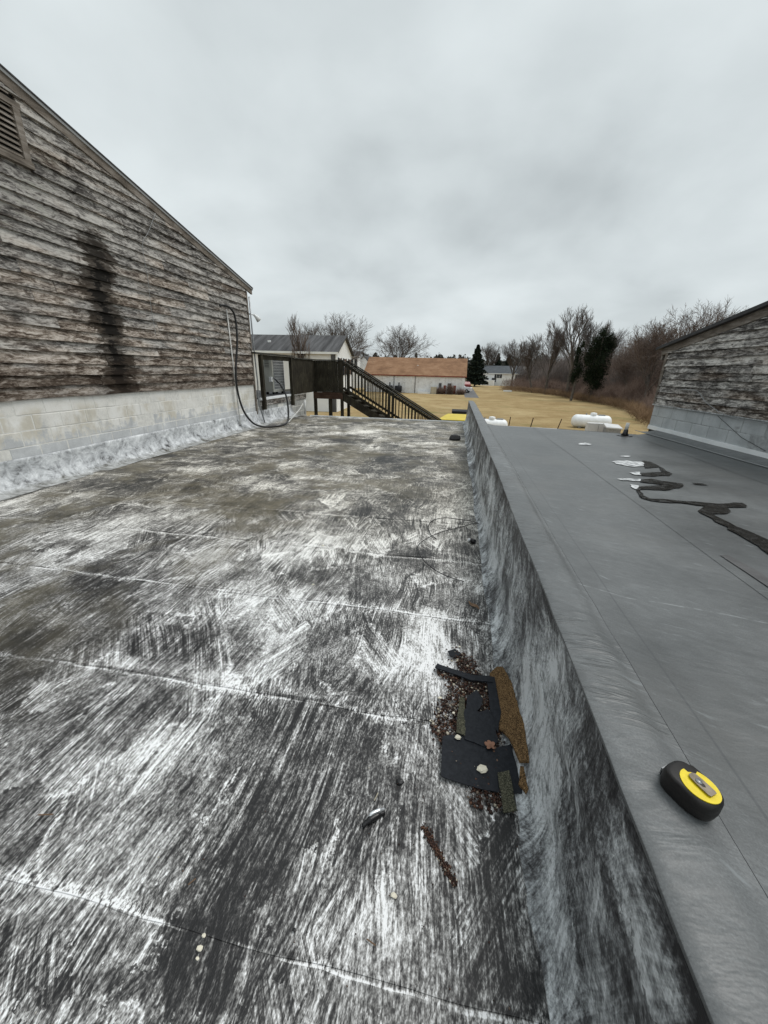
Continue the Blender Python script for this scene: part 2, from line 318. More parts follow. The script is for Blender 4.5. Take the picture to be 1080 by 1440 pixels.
def mat_coatflash():
    g = G('silver coated wall flashing', .6, .35)
    P = g.pos(); s = g.sep(P); q = g.comb(s[1], s[2], s[0])
    n = g.noise(q, 5, 6, .72, .8); d = g.noise(g.mul(q, (5, 5.5, 2)), 1, 5, .75, 1.3)
    v = g.M('ADD', g.M('MULTIPLY', n, .5), g.M('MULTIPLY', d, .5))
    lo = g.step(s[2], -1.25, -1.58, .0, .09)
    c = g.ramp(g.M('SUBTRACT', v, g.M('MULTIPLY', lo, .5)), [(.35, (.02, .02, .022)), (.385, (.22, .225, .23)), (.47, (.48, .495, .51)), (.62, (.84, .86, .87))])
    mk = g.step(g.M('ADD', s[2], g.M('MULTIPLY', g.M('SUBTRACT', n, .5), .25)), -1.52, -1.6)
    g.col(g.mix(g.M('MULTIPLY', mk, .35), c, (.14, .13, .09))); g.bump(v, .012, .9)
    return g.m

def mat_grass():
    g = G('winter grass', .95, .1)
    P = g.pos(); s = g.sep(P); p = g.comb(s[0], s[1])
    a = g.noise(p, .06, 5, .6, .3); b = g.noise(p, .32, 8, .78, .3); f = g.noise(p, 9, 4, .8)
    trk = g.noise(g.mul(g.rot(p, .25), (.10, .3, 1)), 1, 4, .6)
    v = g.M('ADD', g.M('MULTIPLY', a, .35), g.M('ADD', g.M('MULTIPLY', b, .4), g.M('MULTIPLY', f, .25)))
    c = g.ramp(v, [(.34, (.16, .11, .05)), (.45, (.31, .22, .105)), (.54, (.43, .325, .17)), (.66, (.60, .50, .32))])
    gr = g.M('MULTIPLY', g.step(g.M('ADD', g.M('MULTIPLY', trk, .5), g.M('MULTIPLY', g.noise(p, .16, 5, .75), .5)), .52, .64), .55)
    c = g.mix(gr, c, (.135, .14, .045))
    far = g.step(s[1], 150, 260)
    c = g.mix(far, c, (.09, .08, .05))
    g.col(c); g.bump(g.M('ADD', b, f), .15, .6)
    return g.m

def mat_leafy(name, dk, lt, rough=.9):
    g = G(name, rough, .15); r = g.N.new('ShaderNodeNewGeometry').outputs['Random Per Island']
    n = g.noise(g.pos(), .5, 3, .6)
    g.col(g.ramp(g.M('ADD', g.M('MULTIPLY', r, .5), g.M('MULTIPLY', n, .5)), [(.2, dk), (.8, lt)])); return g.m

def mat_wood(name, a, b, c3, scale=(30, 30, 3)):
    g = G(name, .85, .2); q = g.mul(g.pos(), scale)
    v = g.M('ADD', g.M('MULTIPLY', g.noise(q, 1, 5, .7, .4), .6), g.M('MULTIPLY', g.noise(g.pos(), 3, 4, .6), .4))
    g.col(g.ramp(v, [(.32, a), (.5, b), (.68, c3)])); g.bump(v, .004, .6); return g.m

MT = {}
MT['roof'] = mat_roof(); MT['parapet'] = mat_parapet()
MT['membrane'] = mat_membrane('grey roof membrane'); MT['cap'] = mat_membrane('grey membrane cap', (.128, .135, .138), True)
MT['patch'] = mat_membrane('dark membrane patch', (.095, .094, .096))
MT['sidingL'] = mat_siding('weathered cedar clapboard', .43, .66, True)
MT['sidingR'] = mat_siding('grey weathered clapboard', .24, 1.0)
MT['blockL'] = mat_block('old white painted block'); MT['blockR'] = mat_block('grey painted block', 'right'); MT['blockD'] = mat_block('dirty whitewashed block', 'dirty')
MT['flash'] = mat_coatflash(); MT['grass'] = mat_grass()
MT['mortar'] = simple('pale mortar', (.74, .73, .69), .15, 20)
MT['mortarG'] = simple('grey mortar', (.36, .375, .38), .3, 20)
MT['rake'] = mat_wood('weathered rake board', (.05, .042, .035), (.18, .155, .13), (.36, .33, .30), (20, 2, 20))
MT['dark'] = simple('dark back wall', (.012, .011, .010), .2, 5)
MT['shingle_dark'] = simple('dark asphalt shingles', (.05, .05, .052), .3, 9)
MT['white_metal'] = simple('white painted metal', (.86, .88, .89), .08, 3, .45, .5)
MT['grey_metal'] = simple('grey metal', (.30, .31, .32), .25, 12, .4, .5, .6)
MT['black_rubber'] = simple('black rubber hose', (.012, .012, .013), .3, 20, .38, .5)
MT['white_pvc'] = simple('white pvc', (.62, .62, .6), .2, 14, .5, .4)
MT['deck'] = mat_wood('dark weathered deck timber', (.012, .010, .007), (.035, .030, .021), (.085, .078, .052))
MT['deck_rail'] = mat_wood('old grey handrail timber', (.02, .018, .014), (.05, .047, .038), (.12, .115, .10), (3, 30, 30))
MT['deck_red'] = mat_wood('reddish joist timber', (.03, .018, .012), (.07, .04, .028), (.13, .085, .06), (3, 20, 20))
MT['water'] = None
g = G('standing water', .06, .5); g.col((.045, .045, .045)); MT['water'] = g.m
g = G('wet dark streak', .10, .5); n_ = g.noise(g.pos(), 14, 5, .7); g.col(g.ramp(n_, [(.35, (.006, .006, .006)), (.7, (.020, .018, .016))])); g.rough(g.step(n_, .4, .62, .05, .35)); g.bump(n_, .004, .5); MT['wet'] = g.m  # wet film; the wall's dark reflection is also put into its base colour
g = G('painted sky glint and ledge white', .8, .2); n_ = g.noise(g.pos(), 14, 5, .7); g.col(g.ramp(n_, [(.38, (.24, .25, .26)), (.6, (.72, .74, .75))])); MT['glint_ledge_white'] = g.m  # pale sky reflection painted as base colour; also the white of the sill ledge
MT['bark'] = mat_wood('bark', (.05, .042, .036), (.11, .095, .082), (.19, .17, .15), (4, 4, 1))
MT['twig'] = mat_leafy('bare grey twigs', (.07, .058, .052), (.165, .142, .130))
MT['twig_red'] = mat_leafy('bare reddish twigs', (.085, .062, .052), (.19, .148, .125))
MT['brush'] = mat_leafy('brown brush', (.075, .05, .04), (.25, .18, .145))
MT['straw'] = mat_leafy('straw coloured brush', (.12, .075, .04), (.26, .17, .10))
MT['ivy'] = mat_leafy('ivy leaves', (.006, .011, .006), (.030, .042, .022))
MT['needle'] = mat_leafy('conifer needles', (.008, .013, .010), (.035, .048, .034))
MT['farwood'] = mat_leafy('distant wood', (.065, .068, .060), (.125, .125, .11))

# ------------------------------------------------------------------ object helpers
def mesh(name, verts, faces, mat, uv=None, smooth=False):
    me = bpy.data.meshes.new(name); me.from_pydata([tuple(v) for v in verts], [], [tuple(f) for f in faces])
    if mat: me.materials.append(mat)
    if uv is not None:
        l = me.uv_layers.new(name='UVMap'); idx = np.empty(len(me.loops), dtype=np.int32); me.loops.foreach_get('vertex_index', idx)
        l.data.foreach_set('uv', np.asarray(uv, dtype=np.float32)[idx].ravel())
    if smooth: me.polygons.foreach_set('use_smooth', [True]*len(me.polygons))
    me.update(); return me
def link(name, me, parent=None, loc=None):
    o = bpy.data.objects.new(name, me); COL.objects.link(o)
    if loc is not None: o.location = loc
    if parent is not None:
        o.parent = parent
        if loc is None: o.matrix_parent_inverse = Matrix.Translation(-Vector(wloc(parent)))
    return o
def wloc(o):
    v = Vector((0, 0, 0))
    if o.get('_w'): return Vector(o['_w'])
    return v
def tag(o, label=None, cat=None, group=None, kind=None):
    if label: o['label'] = label
    if cat: o['category'] = cat
    if group: o['group'] = group
    if kind: o['kind'] = kind
    return o
def thing(name, label, cat, loc=(0, 0, 0), group=None):
    o = bpy.data.objects.new(name, None); COL.objects.link(o); o.location = loc; o['_w'] = tuple(loc); o.empty_display_size = .2
    return tag(o, label, cat, group)
class MB:
    def __init__(s): s.v = []; s.f = []
    def add(s, vs, fs):
        n = len(s.v); s.v += [tuple(v) for v in vs]; s.f += [tuple(i+n for i in f) for f in fs]; return s
    def box(s, a, b):
        x0, y0, z0 = a; x1, y1, z1 = b
        return s.add([(x0, y0, z0), (x1, y0, z0), (x1, y1, z0), (x0, y1, z0), (x0, y0, z1), (x1, y0, z1), (x1, y1, z1), (x0, y1, z1)],
              [(0, 3, 2, 1), (4, 5, 6, 7), (0, 1, 5, 4), (1, 2, 6, 5), (2, 3, 7, 6), (3, 0, 4, 7)])
    def bar(s, p, q, w, h, upv=(0, 0, 1)):
        p, q = Vector(p), Vector(q); d = (q-p).normalized(); u = Vector(upv)
        sd = d.cross(u)
        if sd.length < 1e-4: sd = d.cross(Vector((0, 1, 0)))
        sd.normalize(); u = sd.cross(d)
        c = [sd*(w/2*a)+u*(h/2*b) for a, b in ((-1, -1), (1, -1), (1, 1), (-1, 1))]
        return s.add([p+k for k in c]+[q+k for k in c], [(0, 1, 2, 3), (7, 6, 5, 4), (0, 4, 5, 1), (1, 5, 6, 2), (2, 6, 7, 3), (3, 7, 4, 0)])
    def tube(s, pts, rad, n=8, cap=True):
        pts = [Vector(p) for p in pts]; rads = rad if isinstance(rad, (list, tuple)) else [rad]*len(pts)
        base = len(s.v); prev = None
        for i, p in enumerate(pts):
            t = (pts[min(i+1, len(pts)-1)]-pts[max(i-1, 0)]).normalized()
            a = prev if prev is not None else (Vector((0, 0, 1)) if abs(t.z) < .9 else Vector((1, 0, 0)))
            a = (a - t*a.dot(t)).normalized(); prev = a; b = t.cross(a)
            for k in range(n):
                th = 2*math.pi*k/n; s.v.append(tuple(p+(a*math.cos(th)+b*math.sin(th))*rads[i]))
        for i in range(len(pts)-1):
            for k in range(n):
                k2 = (k+1) % n; s.f.append((base+i*n+k, base+i*n+k2, base+(i+1)*n+k2, base+(i+1)*n+k))
        if cap:
            s.f.append(tuple(base+k for k in range(n))[::-1]); s.f.append(tuple(base+(len(pts)-1)*n+k for k in range(n)))
        return s
    def prism(s, poly, z0, z1):
        n = len(poly); b = len(s.v)
        s.v += [(x, y, z0) for x, y in poly]+[(x, y, z1) for x, y in poly]
        s.f += [tuple(b+i for i in range(n))[::-1], tuple(b+n+i for i in range(n))]
        s.f += [(b+i, b+(i+1) % n, b+n+(i+1) % n, b+n+i) for i in range(n)]; return s
    def build(s, name, mat, parent=None, smooth=False, loc=None):
        return link(name, mesh(name, s.v, s.f, mat, smooth=smooth), parent, loc)
def spline(pts, n=8):
    P = [Vector(p) for p in pts]; P = [P[0]*2-P[1]]+P+[P[-1]*2-P[-2]]; out = []
    for i in range(1, len(P)-2):
        for k in range(n):
            t = k/n; a, b, c, d = P[i-1], P[i], P[i+1], P[i+2]
            out.append(.5*((2*b)+(c-a)*t+(2*a-5*b+4*c-d)*t*t+(3*b-a-3*c+d)*t**3))
    out.append(P[-2]); return out
def grid(fn, us, vs, name, mat, parent=None, uvfn=None, coat=None, smooth=True):
    V = [fn(u, v) for v in vs for u in us]; n = len(us)
    F = [(j*n+i, j*n+i+1, (j+1)*n+i+1, (j+1)*n+i) for j in range(len(vs)-1) for i in range(n-1)]
    U = [uvfn(u, v) for v in vs for u in us] if uvfn else None
    me = mesh(name, V, F, mat, U, smooth)
    if coat:
        a = me.attributes.new('coat', 'FLOAT', 'POINT'); a.data.foreach_set('value', [coat(u, v) for v in vs for u in us])
    return link(name, me, parent)
def fr(a, b, n): return [a+(b-a)*i/(n-1) for i in range(n)]
def nz(x, y, s, o=0.): return mnoise.noise(Vector((x*s+o, y*s-o, o*1.7)))
Z0 = -1.6           # left roof
ZR = -1.0           # right roof
GZ = -4.2           # ground

# ------------------------------------------------------------------ ground
gr = MB(); gr.add([(-2500, -2500, GZ), (2500, -2500, GZ), (2500, 2500, GZ), (-2500, 2500, GZ)], [(0, 1, 2, 3)])
tag(gr.build('ground', MT['grass']), kind='structure')
g = G('asphalt drive', .9, .2); g.col(g.ramp(g.noise(g.pos(), 1.5, 5, .7), [(.3, (.10, .10, .105)), (.7, (.2, .2, .2))])); MT['asphalt'] = g.m
dv = MB(); dv.add([(1.9, 70, GZ+.006), (4.3, 70, GZ+.006), (5.6, 175, GZ+.006), (2.2, 175, GZ+.006)], [(0, 1, 2, 3)])
tag(dv.build('driveway', MT['asphalt']), kind='structure')

# ------------------------------------------------------------------ left flat roof (felt strips, drip edge), the wall below it
fr_t = thing('flat_roof_building', 'worn flat roof of black felt brushed with silver coating below the timber clad wall', 'flat roof', (-2.6, 6, GZ))
MB().box((-5.62, -3, GZ), (.52, 13.2, Z0-.06)).build('wall', MT['blockD'], fr_t)
def roofz(x, y):
    z = Z0 + .012*nz(x, y, .9, 3) + .005*nz(x, y, 3.1, 9) + .0018*nz(x, y, 11, 5)
    return z
k = -3
while True:
    y0 = .525+.865*k; y1 = y0+.90
    if y0 > 13.2: break
    y1 = min(y1, 13.26)
    def fn(x, y, y0=y0, y1=y1, k=k):
        wob = .035*nz(x, k*3.1, .9, 2)+.012*nz(x, k*3.1, 5, 2)
        t = (y-y0)/.9
        e = .0035*(1-t) - .0015
        yy = y + (wob if t < .03 else wob*(1-t))
        return (x, yy, roofz(x, yy)+e+.0012*abs(nz(x, y, 14, 1)))
    nx = 190 if y0 < 5 else 110
    tag(grid(fn, fr(-5.66, .44, nx), fr(y0, y1, 20), 'felt_strip', MT['roof'], fr_t, coat=lambda x, y: coat_at(x, y)))
    k += 1
MB().box((-5.0, 13.245, Z0-.11), (.40, 13.30, Z0+.028)).build('drip_edge', MT['white_metal'], fr_t)

# ------------------------------------------------------------------ parapet wall
def zcap(y):
    return -.945+.02*min(max(y-1, -1)/3, 1)+.03*max(0, y-4)/9
g = G('dark lap seam', .8, .2); g.col((.03, .032, .034)); MT['seam'] = g.m
pw = thing('parapet_wall', 'low parapet between the two roofs, its left face smeared with silver coating and grey membrane folded over its top', 'parapet wall', (.58, 6, Z0))
MB().box((.52, -3, GZ), (.66, 13.28, -.985)).build('wall_core', MT['mortarG'], pw)
prof = []
for i in range(26):
    t = i/25
    if t < .45:
        a = t/.45*math.pi/2; prof.append((.365+.095*math.sin(a)+.0*t, Z0+.004+.17*(1-math.cos(a))))
    else:
        u = (t-.45)/.55; prof.append((.46+.032*u, Z0+.174+(.42)*u))
sl = [0.]
for a, b in zip(prof, prof[1:]): sl.append(sl[-1]+math.hypot(b[0]-a[0], b[1]-a[1]))
def pf(j, y):
    x, z = prof[int(j)]; t = j/25
    zt = zcap(y)-.012; z = Z0+.004+(z-Z0-.004)/(.590)*(zt-Z0)
    w = min(1, t*3)*min(1, (1-t)*4+.15)
    d = .030*nz(y, z, 1.1, 4)*w + .020*nz(y, z*1.5, 3.4, 7)*w + .008*nz(y, z, 9, 3)*w+.0035*nz(y, z, 26, 3)*w
    if t < .3: x += .035*nz(y, 0, 1.2, 11)*(1-t/.3)
    return (x - d*.9, y, z + (.25*d if 0 < t < .9 else 0))
ys = []; y = -2.0
while y < 13.3: ys.append(y); y += .03 if y < 4 else .06
ys.append(13.28)
grid(pf, list(range(26)), ys, 'flashing', MT['parapet'], pw, uvfn=lambda j, y: (sl[int(j)]+.0, y), coat=lambda j, y: .9*math.exp(-((j/25-.33)/.14)**2)*(.5+nz(y, 1, 1.5, 6))+.3*math.exp(-((j/25-.6)/.3)**2)*math.exp(-((y-3.)/1.5)**2)-.7*max(0, j/25-.75)/.25)
def rz(x, y): return ZR + .0015*nz(x, y, .8, 2)+.0008*nz(x, y, 3.3, 2) + (.034*max(0, 1-(x-.66)/.22) if x < .88 else 0)
cp = [(.495, -.022), (.488, -.018), (.484, -.007), (.485, -.001), (.490, .002), (.52, .004), (.57, .006), (.61, .004), (.64, -.002), (.66, -.012), (.675, -.028), (.69, -.04), (.698, -.046), (.6982, -.06)]
def cf(j, y):
    x, dz = cp[int(j)]; z = zcap(y)+dz; t = min(1, j/12)
    if t > .3: z += .0035*nz(x*3, y, 2.0, 5)+.0025*nz(x*2, y, 9, 5)
    x += .008*nz(0, y, 1.4, 8)+.003*nz(0, y, 6, 3)
    if j >= 8: z = max(z, rz(x, y)+.005) if j < 12 else rz(x, y)+(.005 if j == 12 else -.002)
    if j >= 12: x += .006*nz(0, y, 3, 2)
    return (x, y, z)
cm = grid(cf, list(range(14)), ys, 'cap_membrane', MT['cap'], pw)
MB().tube([(.6995+.006*nz(0, y, 3, 2)+.008*nz(0, y, 1.4, 8)+.003*nz(0, y, 6, 3), y, rz(.70, y)+.0022) for y in ys if y < 8], .0026, 4).build('lap_seam', MT['seam'], pw)
shp = cm.data.attributes.new('sharp_edge', 'BOOLEAN', 'EDGE')
shp.data.foreach_set('value', [(e.vertices[0] % 14 == e.vertices[1] % 14) and (e.vertices[0] % 14 in (3, 12)) for e in cm.data.edges])
sheet_cut = [-2.0, 1.72, 4.4, 7.3, 10.2, 13.28]

# ------------------------------------------------------------------ right flat roof
rr_t = thing('flat_roof_building', 'smooth grey membrane flat roof right of the parapet with a wandering dark wet streak', 'flat roof', (2.2, 3, GZ))
A = Vector((3.794, 8.332, 0)); Bp = Vector((4.009, 5.549, 0)); T = (Bp-A).normalized(); NR = Vector((T.y, -T.x, 0)); NR = -NR if NR.x > 0 else NR
def redge(x): return 8.04 - max(0, (x-.8))*.10 - max(0, min(x, 3.3)-2)*.14 + max(0, x-3.3)*.9
strips = [(.66, 1.60), (1.57, 3.2), (3.17, 4.7)]
for i, (xa, xb) in enumerate(strips):
    def fn(x, t, xa=xa, i=i):
        y = -2+(redge(x)+2)*t
        xx = x + .012*nz(0, y, .7, i+2)
        return (xx, y, rz(x, y)+(.0035 if x-xa < .05 and i else 0)+.0012*(2-i))
    grid(fn, fr(xa, xb, 34), fr(0, 1, 110), 'membrane_sheet', MT['membrane'], rr_t)
MB().add([(.68, -2, GZ), (5, -2, GZ), (5, 7.3, GZ), (.68, 8.0, GZ), (.68, -2, ZR-.03), (5, -2, ZR-.03), (5, 7.3, ZR-.03), (.68, 8.0, ZR-.03)], [(4, 5, 6, 7), (0, 1, 5, 4), (1, 2, 6, 5), (2, 3, 7, 6), (3, 0, 4, 7)]).build('wall', MT['blockD'], rr_t)
MB().add([(.70, 8.035, ZR-.12), (3.3, 7.60, ZR-.12), (3.3, 7.60, ZR+.004), (2.0, 7.925, ZR+.006), (.70, 8.045, ZR+.006), (.70, 8.075, ZR-.12), (3.3, 7.64, ZR-.12), (3.3, 7.64, ZR+.0), (2.0, 7.965, ZR+.0), (.70, 8.075, ZR+.0)],
     [(0, 1, 2, 3, 4), (5, 9, 8, 7, 6), (4, 3, 8, 9), (3, 2, 7, 8)]).build('edge_trim', MT['grey_metal'], rr_t)
def flat(name, poly, mat, z, parent=None, fine=0, h=.002):
    if fine:
        P = []
        n = len(poly)
        for i in range(n):
            a, b = poly[i], poly[(i+1) % n]; L = math.hypot(b[0]-a[0], b[1]-a[1]); m = max(1, int(L/.05))
            for q in range(m):
                t = q/m; x, y = a[0]+(b[0]-a[0])*t, a[1]+(b[1]-a[1])*t
                P.append((x+fine*nz(x, y, 7, 3)+fine*.5*nz(x, y, 22, 8), y+fine*nz(x, y, 7, 9)+fine*.5*nz(x, y, 22, 4)))
        poly = P
    me = MB(); n = len(poly)
    o = me.prism(poly, z, z+h).build(name, mat, parent); return o
flat('membrane_patch', [(1.64, 2.36), (1.69, 2.37), (1.72, 2.2), (1.74, 2.0), (1.74, 1.7), (1.66, 1.7), (1.65, 2.15)], MT['patch'], ZR+.0062, rr_t, 0, .0006)
# wet streak and pale marks beside it that paint sky reflection as colour
for pts in ([(2.39, 5.15), (2.46, 5.1), (2.42, 4.68), (2.41, 4.5), (2.34, 4.4), (2.13, 4.34), (2.03, 4.34), (2.08, 4.46), (2.24, 4.53), (2.36, 4.56), (2.39, 4.8), (2.23, 4.72), (2.26, 4.86)],
            [(1.94, 4.16), (2.08, 4.22), (2.14, 4.14), (2.31, 4.08), (2.28, 4.02), (2.13, 3.88), (2.07, 3.81), (1.89, 3.78), (1.79, 3.75), (1.76, 3.68), (1.72, 3.56), (1.74, 3.49), (1.89, 3.5), (2.01, 3.48), (2.19, 3.46), (2.29, 3.49), (2.48, 3.53), (2.48, 3.46), (2.44, 3.41), (2.27, 3.36), (2.23, 3.27), (2.06, 3.15), (2.04, 3.04), (2.06, 2.91), (2.09, 2.82), (2.12, 2.69), (2.12, 2.38), (1.99, 2.1), (1.94, 2.38), (1.96, 2.52), (1.98, 2.64), (1.97, 2.82), (1.97, 2.99), (1.97, 3.11), (1.97, 3.23), (2.12, 3.35), (1.99, 3.4), (1.85, 3.4), (1.71, 3.41), (1.67, 3.47), (1.7, 3.61), (1.76, 3.76), (1.81, 3.86), (1.96, 3.94), (2.07, 3.98), (2.0, 4.03), (1.89, 4.05)],
            [(2.42, 4.14), (2.48, 4.14), (2.49, 4.08), (2.4, 4.08)]):
    o = flat('puddle_water', pts, MT['wet'], ZR+.0088, None, .034, .0006); tag(o, kind='structure')
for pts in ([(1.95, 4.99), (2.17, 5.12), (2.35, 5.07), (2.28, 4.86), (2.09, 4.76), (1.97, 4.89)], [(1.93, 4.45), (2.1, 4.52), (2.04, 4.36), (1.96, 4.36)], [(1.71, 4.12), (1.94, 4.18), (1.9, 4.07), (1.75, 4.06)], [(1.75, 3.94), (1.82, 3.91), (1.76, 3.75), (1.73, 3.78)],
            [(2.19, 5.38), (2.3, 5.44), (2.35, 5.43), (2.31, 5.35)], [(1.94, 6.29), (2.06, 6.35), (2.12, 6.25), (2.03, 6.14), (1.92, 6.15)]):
    flat('painted_sky_glint', pts, MT['glint_ledge_white'], ZR+.0082, rr_t, .03, .0006)  # sky mirrored in puddles, painted as flat pale shapes
# vent pipe
vp = thing('roof_vent_pipe', 'short white vent pipe with black tarred boot near the far edge of the grey roof', 'vent pipe', (3.01, 7.37, ZR))
g = G('tar', .35, .5); g.col((.008, .008, .009)); MT['tar'] = g.m
MB().tube([(3.01, 7.37, ZR), (3.01, 7.37, ZR+.010)], [.13, .10], 14).build('boot_base', MT['tar'], vp, True)
MB().tube([(3.01, 7.37, ZR), (3.01, 7.37, ZR+.05), (3.012, 7.37, ZR+.11)], [.07, .042, .034], 12).build('boot', MT['tar'], vp, True)
MB().tube([(3.012, 7.37, ZR+.09), (3.018, 7.37, ZR+.225)], .028, 12).build('pipe', MT['white_pvc'], vp, True)

g = G('grey sealant', .7, .3); g.col((.3, .31, .315)); MT['sealant'] = g.m
# ------------------------------------------------------------------ clapboard walls
def clip(poly, a, b, c):
    """keep a*t+b*z<=c"""
    out = []
    for i in range(len(poly)):
        p, q = poly[i], poly[(i+1) % len(poly)]; dp, dq = a*p[0]+b*p[1]-c, a*q[0]+b*q[1]-c
        if dp <= 0: out.append(p)
        if dp*dq < 0:
            t = dp/(dp-dq); out.append((p[0]+(q[0]-p[0])*t, p[1]+(q[1]-p[1])*t))
    return out
def clapboards(parent, O, T, N, t0, t1, z0, z1, expo, rake, mat, holes=(), seedv=1, minlen=1.4, maxlen=4.4, tjag=.009):
    """boards laid along T on a wall with outward normal N; rake = list of (a,b,c) half planes in (t,z)"""
    rnd = random.Random(seedv); z = z0; row = 0
    while z < z1:
        t = t0 + rnd.uniform(-1.2, 0)
        while t < t1:
            L = rnd.uniform(minlen, maxlen); a, b = max(t, t0), min(t+L, t1); t += L
            if b-a < .08: continue
            dz = rnd.uniform(-.008, .008) if row else 0.; out_ = rnd.uniform(.0, .010)
            spans = [(a, b)]
            for (h0, h1, hz0, hz1) in holes:
                if z+expo > hz0 and z < hz1:
                    spans = [s_ for (p, q) in spans for s_ in ((p, min(q, h0)), (max(p, h1), q)) if s_[1]-s_[0] > .05]
            for (p, q) in spans:
                n = max(1, int((q-p)/.45)); top = z+expo+.022
                lo = [(p+.002+(q-p-.004)*i/n, z+dz+rnd.uniform(-tjag, tjag)*(1 if 0 < i < n else .5)) for i in range(n+1)]
                poly = lo+[(q-.002, top), (p+.002, top)]
                for h in rake: poly = clip(poly, *h)
                if len(poly) < 3: continue
                zs = [w[1] for w in poly]
                if max(zs)-min(zs) < .012: continue
                m = len(poly); V = []
                for (tt, zz) in poly:
                    k_ = min(1, max(0, (zz-z)/(expo+.022))); o_ = .046+out_-.038*k_+.004*nz(tt, zz, 1.5, row)
                    V.append(O+T*tt+N*o_+Vector((0, 0, zz)))
                for (tt, zz) in poly: V.append(O+T*tt+N*.001+Vector((0, 0, zz)))
                F = [tuple(range(m)), tuple(range(2*m-1, m-1, -1))]+[(i, i+m, (i+1) % m+m, (i+1) % m) for i in range(m)]
                me = mesh('siding_board', V, F, mat); link('siding_board', me, parent)
        z += expo; row += 1
def blocks(parent, O, T, N, t0, t1, z0, ncourse, h, mat, mort, w=.4, seedv=3, ztop=None):
    rnd = random.Random(seedv)
    for r in range(ncourse):
        a = z0+r*h; b = a+h; t = t0-(w/2 if r % 2 else 0)
        while t < t1:
            p, q = max(t, t0), min(t+w, t1); t += w
            if q-p < .03: continue
            o_ = .012+rnd.uniform(-.002, .0025); mb = MB(); V = []
            g_ = .005
            for nn, ins in ((.0, 0), (o_-.004, 0), (o_, .006)):
                for tt, zz in ((p+g_+ins, a+g_+ins), (q-g_-ins, a+g_+ins), (q-g_-ins, b-g_-ins), (p+g_+ins, b-g_-ins)):
                    V.append(O+T*tt+N*nn+Vector((0, 0, zz)))
            F = [(8, 9, 10, 11)]+[(i, (i+1) % 4, (i+1) % 4+4, i+4) for i in range(4)]+[(i+4, (i+1) % 4+4, (i+1) % 4+8, i+8) for i in range(4)]
            mb.add(V, F); mb.build('concrete_block', mat, parent)
    a, b = z0-.01, z0+ncourse*h; V = [O+T*t0+N*.0105+Vector((0, 0, a)), O+T*t1+N*.0105+Vector((0, 0, a)), O+T*t1+N*.0105+Vector((0, 0, b)), O+T*t0+N*.0105+Vector((0, 0, b))]
    MB().add(V, [(0, 1, 2, 3)]).build('mortar', mort, parent)

EX = Vector((1, 0, 0)); EY = Vector((0, 1, 0))
# left building
lb = thing('timber_clad_building', 'tall building on the left with dark stained weathered clapboards over a white block base', 'building', (-9, 4, GZ))
RS = -.2225; def_r = lambda y: 1.99+RS*(y-10.93)      # rake top line
ridge_y = 2.6; zr_ = def_r(ridge_y)
OL = Vector((-5.66, 0, 0))
body = [(-5.5, GZ), (10.62, GZ), (10.62, def_r(10.62)-.12), (ridge_y, zr_-.12), (-5.5, zr_-.12+RS*(ridge_y+5.5))]
V = [(-5.662, y, z) for y, z in body]+[(-14, y, z) for y, z in body]; n = 5
MB().add(V, [tuple(range(n)), tuple(range(2*n-1, n-1, -1))]+[(i, i+n, (i+1) % n+n, (i+1) % n) for i in range(n)]).build('wall', MT['dark'], lb)
vent = (4.30, 5.28, 2.40, 2.93)
clapboards(lb, OL, EY, EX, 1.2, 10.60, -.475, 3.9, .1545, [(-RS, 1, def_r(0)-.135), (RS*-1*-1, 1, zr_-.135-RS*ridge_y+0)], MT['sidingL'], [vent], 11)
blocks(lb, OL, EY, EX, 1.2, 10.63, -1.28, 4, .2013, MT['blockL'], MT['mortar'])
rb = MB()
for (ya, yb) in ((ridge_y, 6.9), (6.9, 10.93)):
    w_ = .0
    v0 = def_r(ya); v1 = def_r(yb); rb = MB()
    rb.add([(-5.61, ya+.002, v0-.155), (-5.61, yb-.002, v1-.155), (-5.61, yb-.002, v1-.012), (-5.61, ya+.002, v0-.012), (-5.655, ya+.002, v0-.155), (-5.655, yb-.002, v1-.155), (-5.655, yb-.002, v1-.012), (-5.655, ya+.002, v0-.012)],
           [(0, 1, 2, 3), (7, 6, 5, 4), (0, 4, 5, 1), (1, 5, 6, 2), (2, 6, 7, 3), (3, 7, 4, 0)])
    rb.build('rake_board', MT['rake'], lb)
for nm, zo, zt, xo, m_ in (('drip_edge', -.045, -.006, -5.595, 'sealant'), ('roof', -.003, .016, -5.585, 'shingle_dark')):
    ya, yb = ridge_y, 10.96; v0, v1 = def_r(ya), def_r(yb)
    xe = -5.7 if nm == 'drip_edge' else -14.2
    q = MB(); q.add([(xo, ya, v0+zo), (xo, yb, v1+zo), (xo, yb, v1+zt), (xo, ya, v0+zt), (xe, ya, v0+zo), (xe, yb, v1+zo), (xe, yb, v1+zt), (xe, ya, v0+zt)],
                 [(0, 1, 2, 3), (7, 6, 5, 4), (0, 4, 5, 1), (1, 5, 6, 2), (2, 6, 7, 3), (3, 7, 4, 0)])
    q.build(nm, MT[m_], lb)
q = MB(); z2 = zr_+RS*(ridge_y+5.8); q.add([(-5.585, ridge_y, zr_+.016), (-5.585, -5.8, z2+.016), (-14.2, -5.8, z2+.02), (-14.2, ridge_y, zr_+.02), (-5.58, ridge_y, zr_-.05), (-5.58, -5.8, z2-.05)], [(0, 1, 2, 3), (0, 4, 5, 1)]); q.build('roof', MT['shingle_dark'], lb)
MB().box((-5.655, 10.60, -1.30), (-5.612, 10.655, 1.86)).build('corner_board', MT['rake'], lb)
MB().box((-5.70, 10.66, GZ), (-5.655, 10.70, 1.9)).build('corner_trim', MT['grey_metal'], lb)
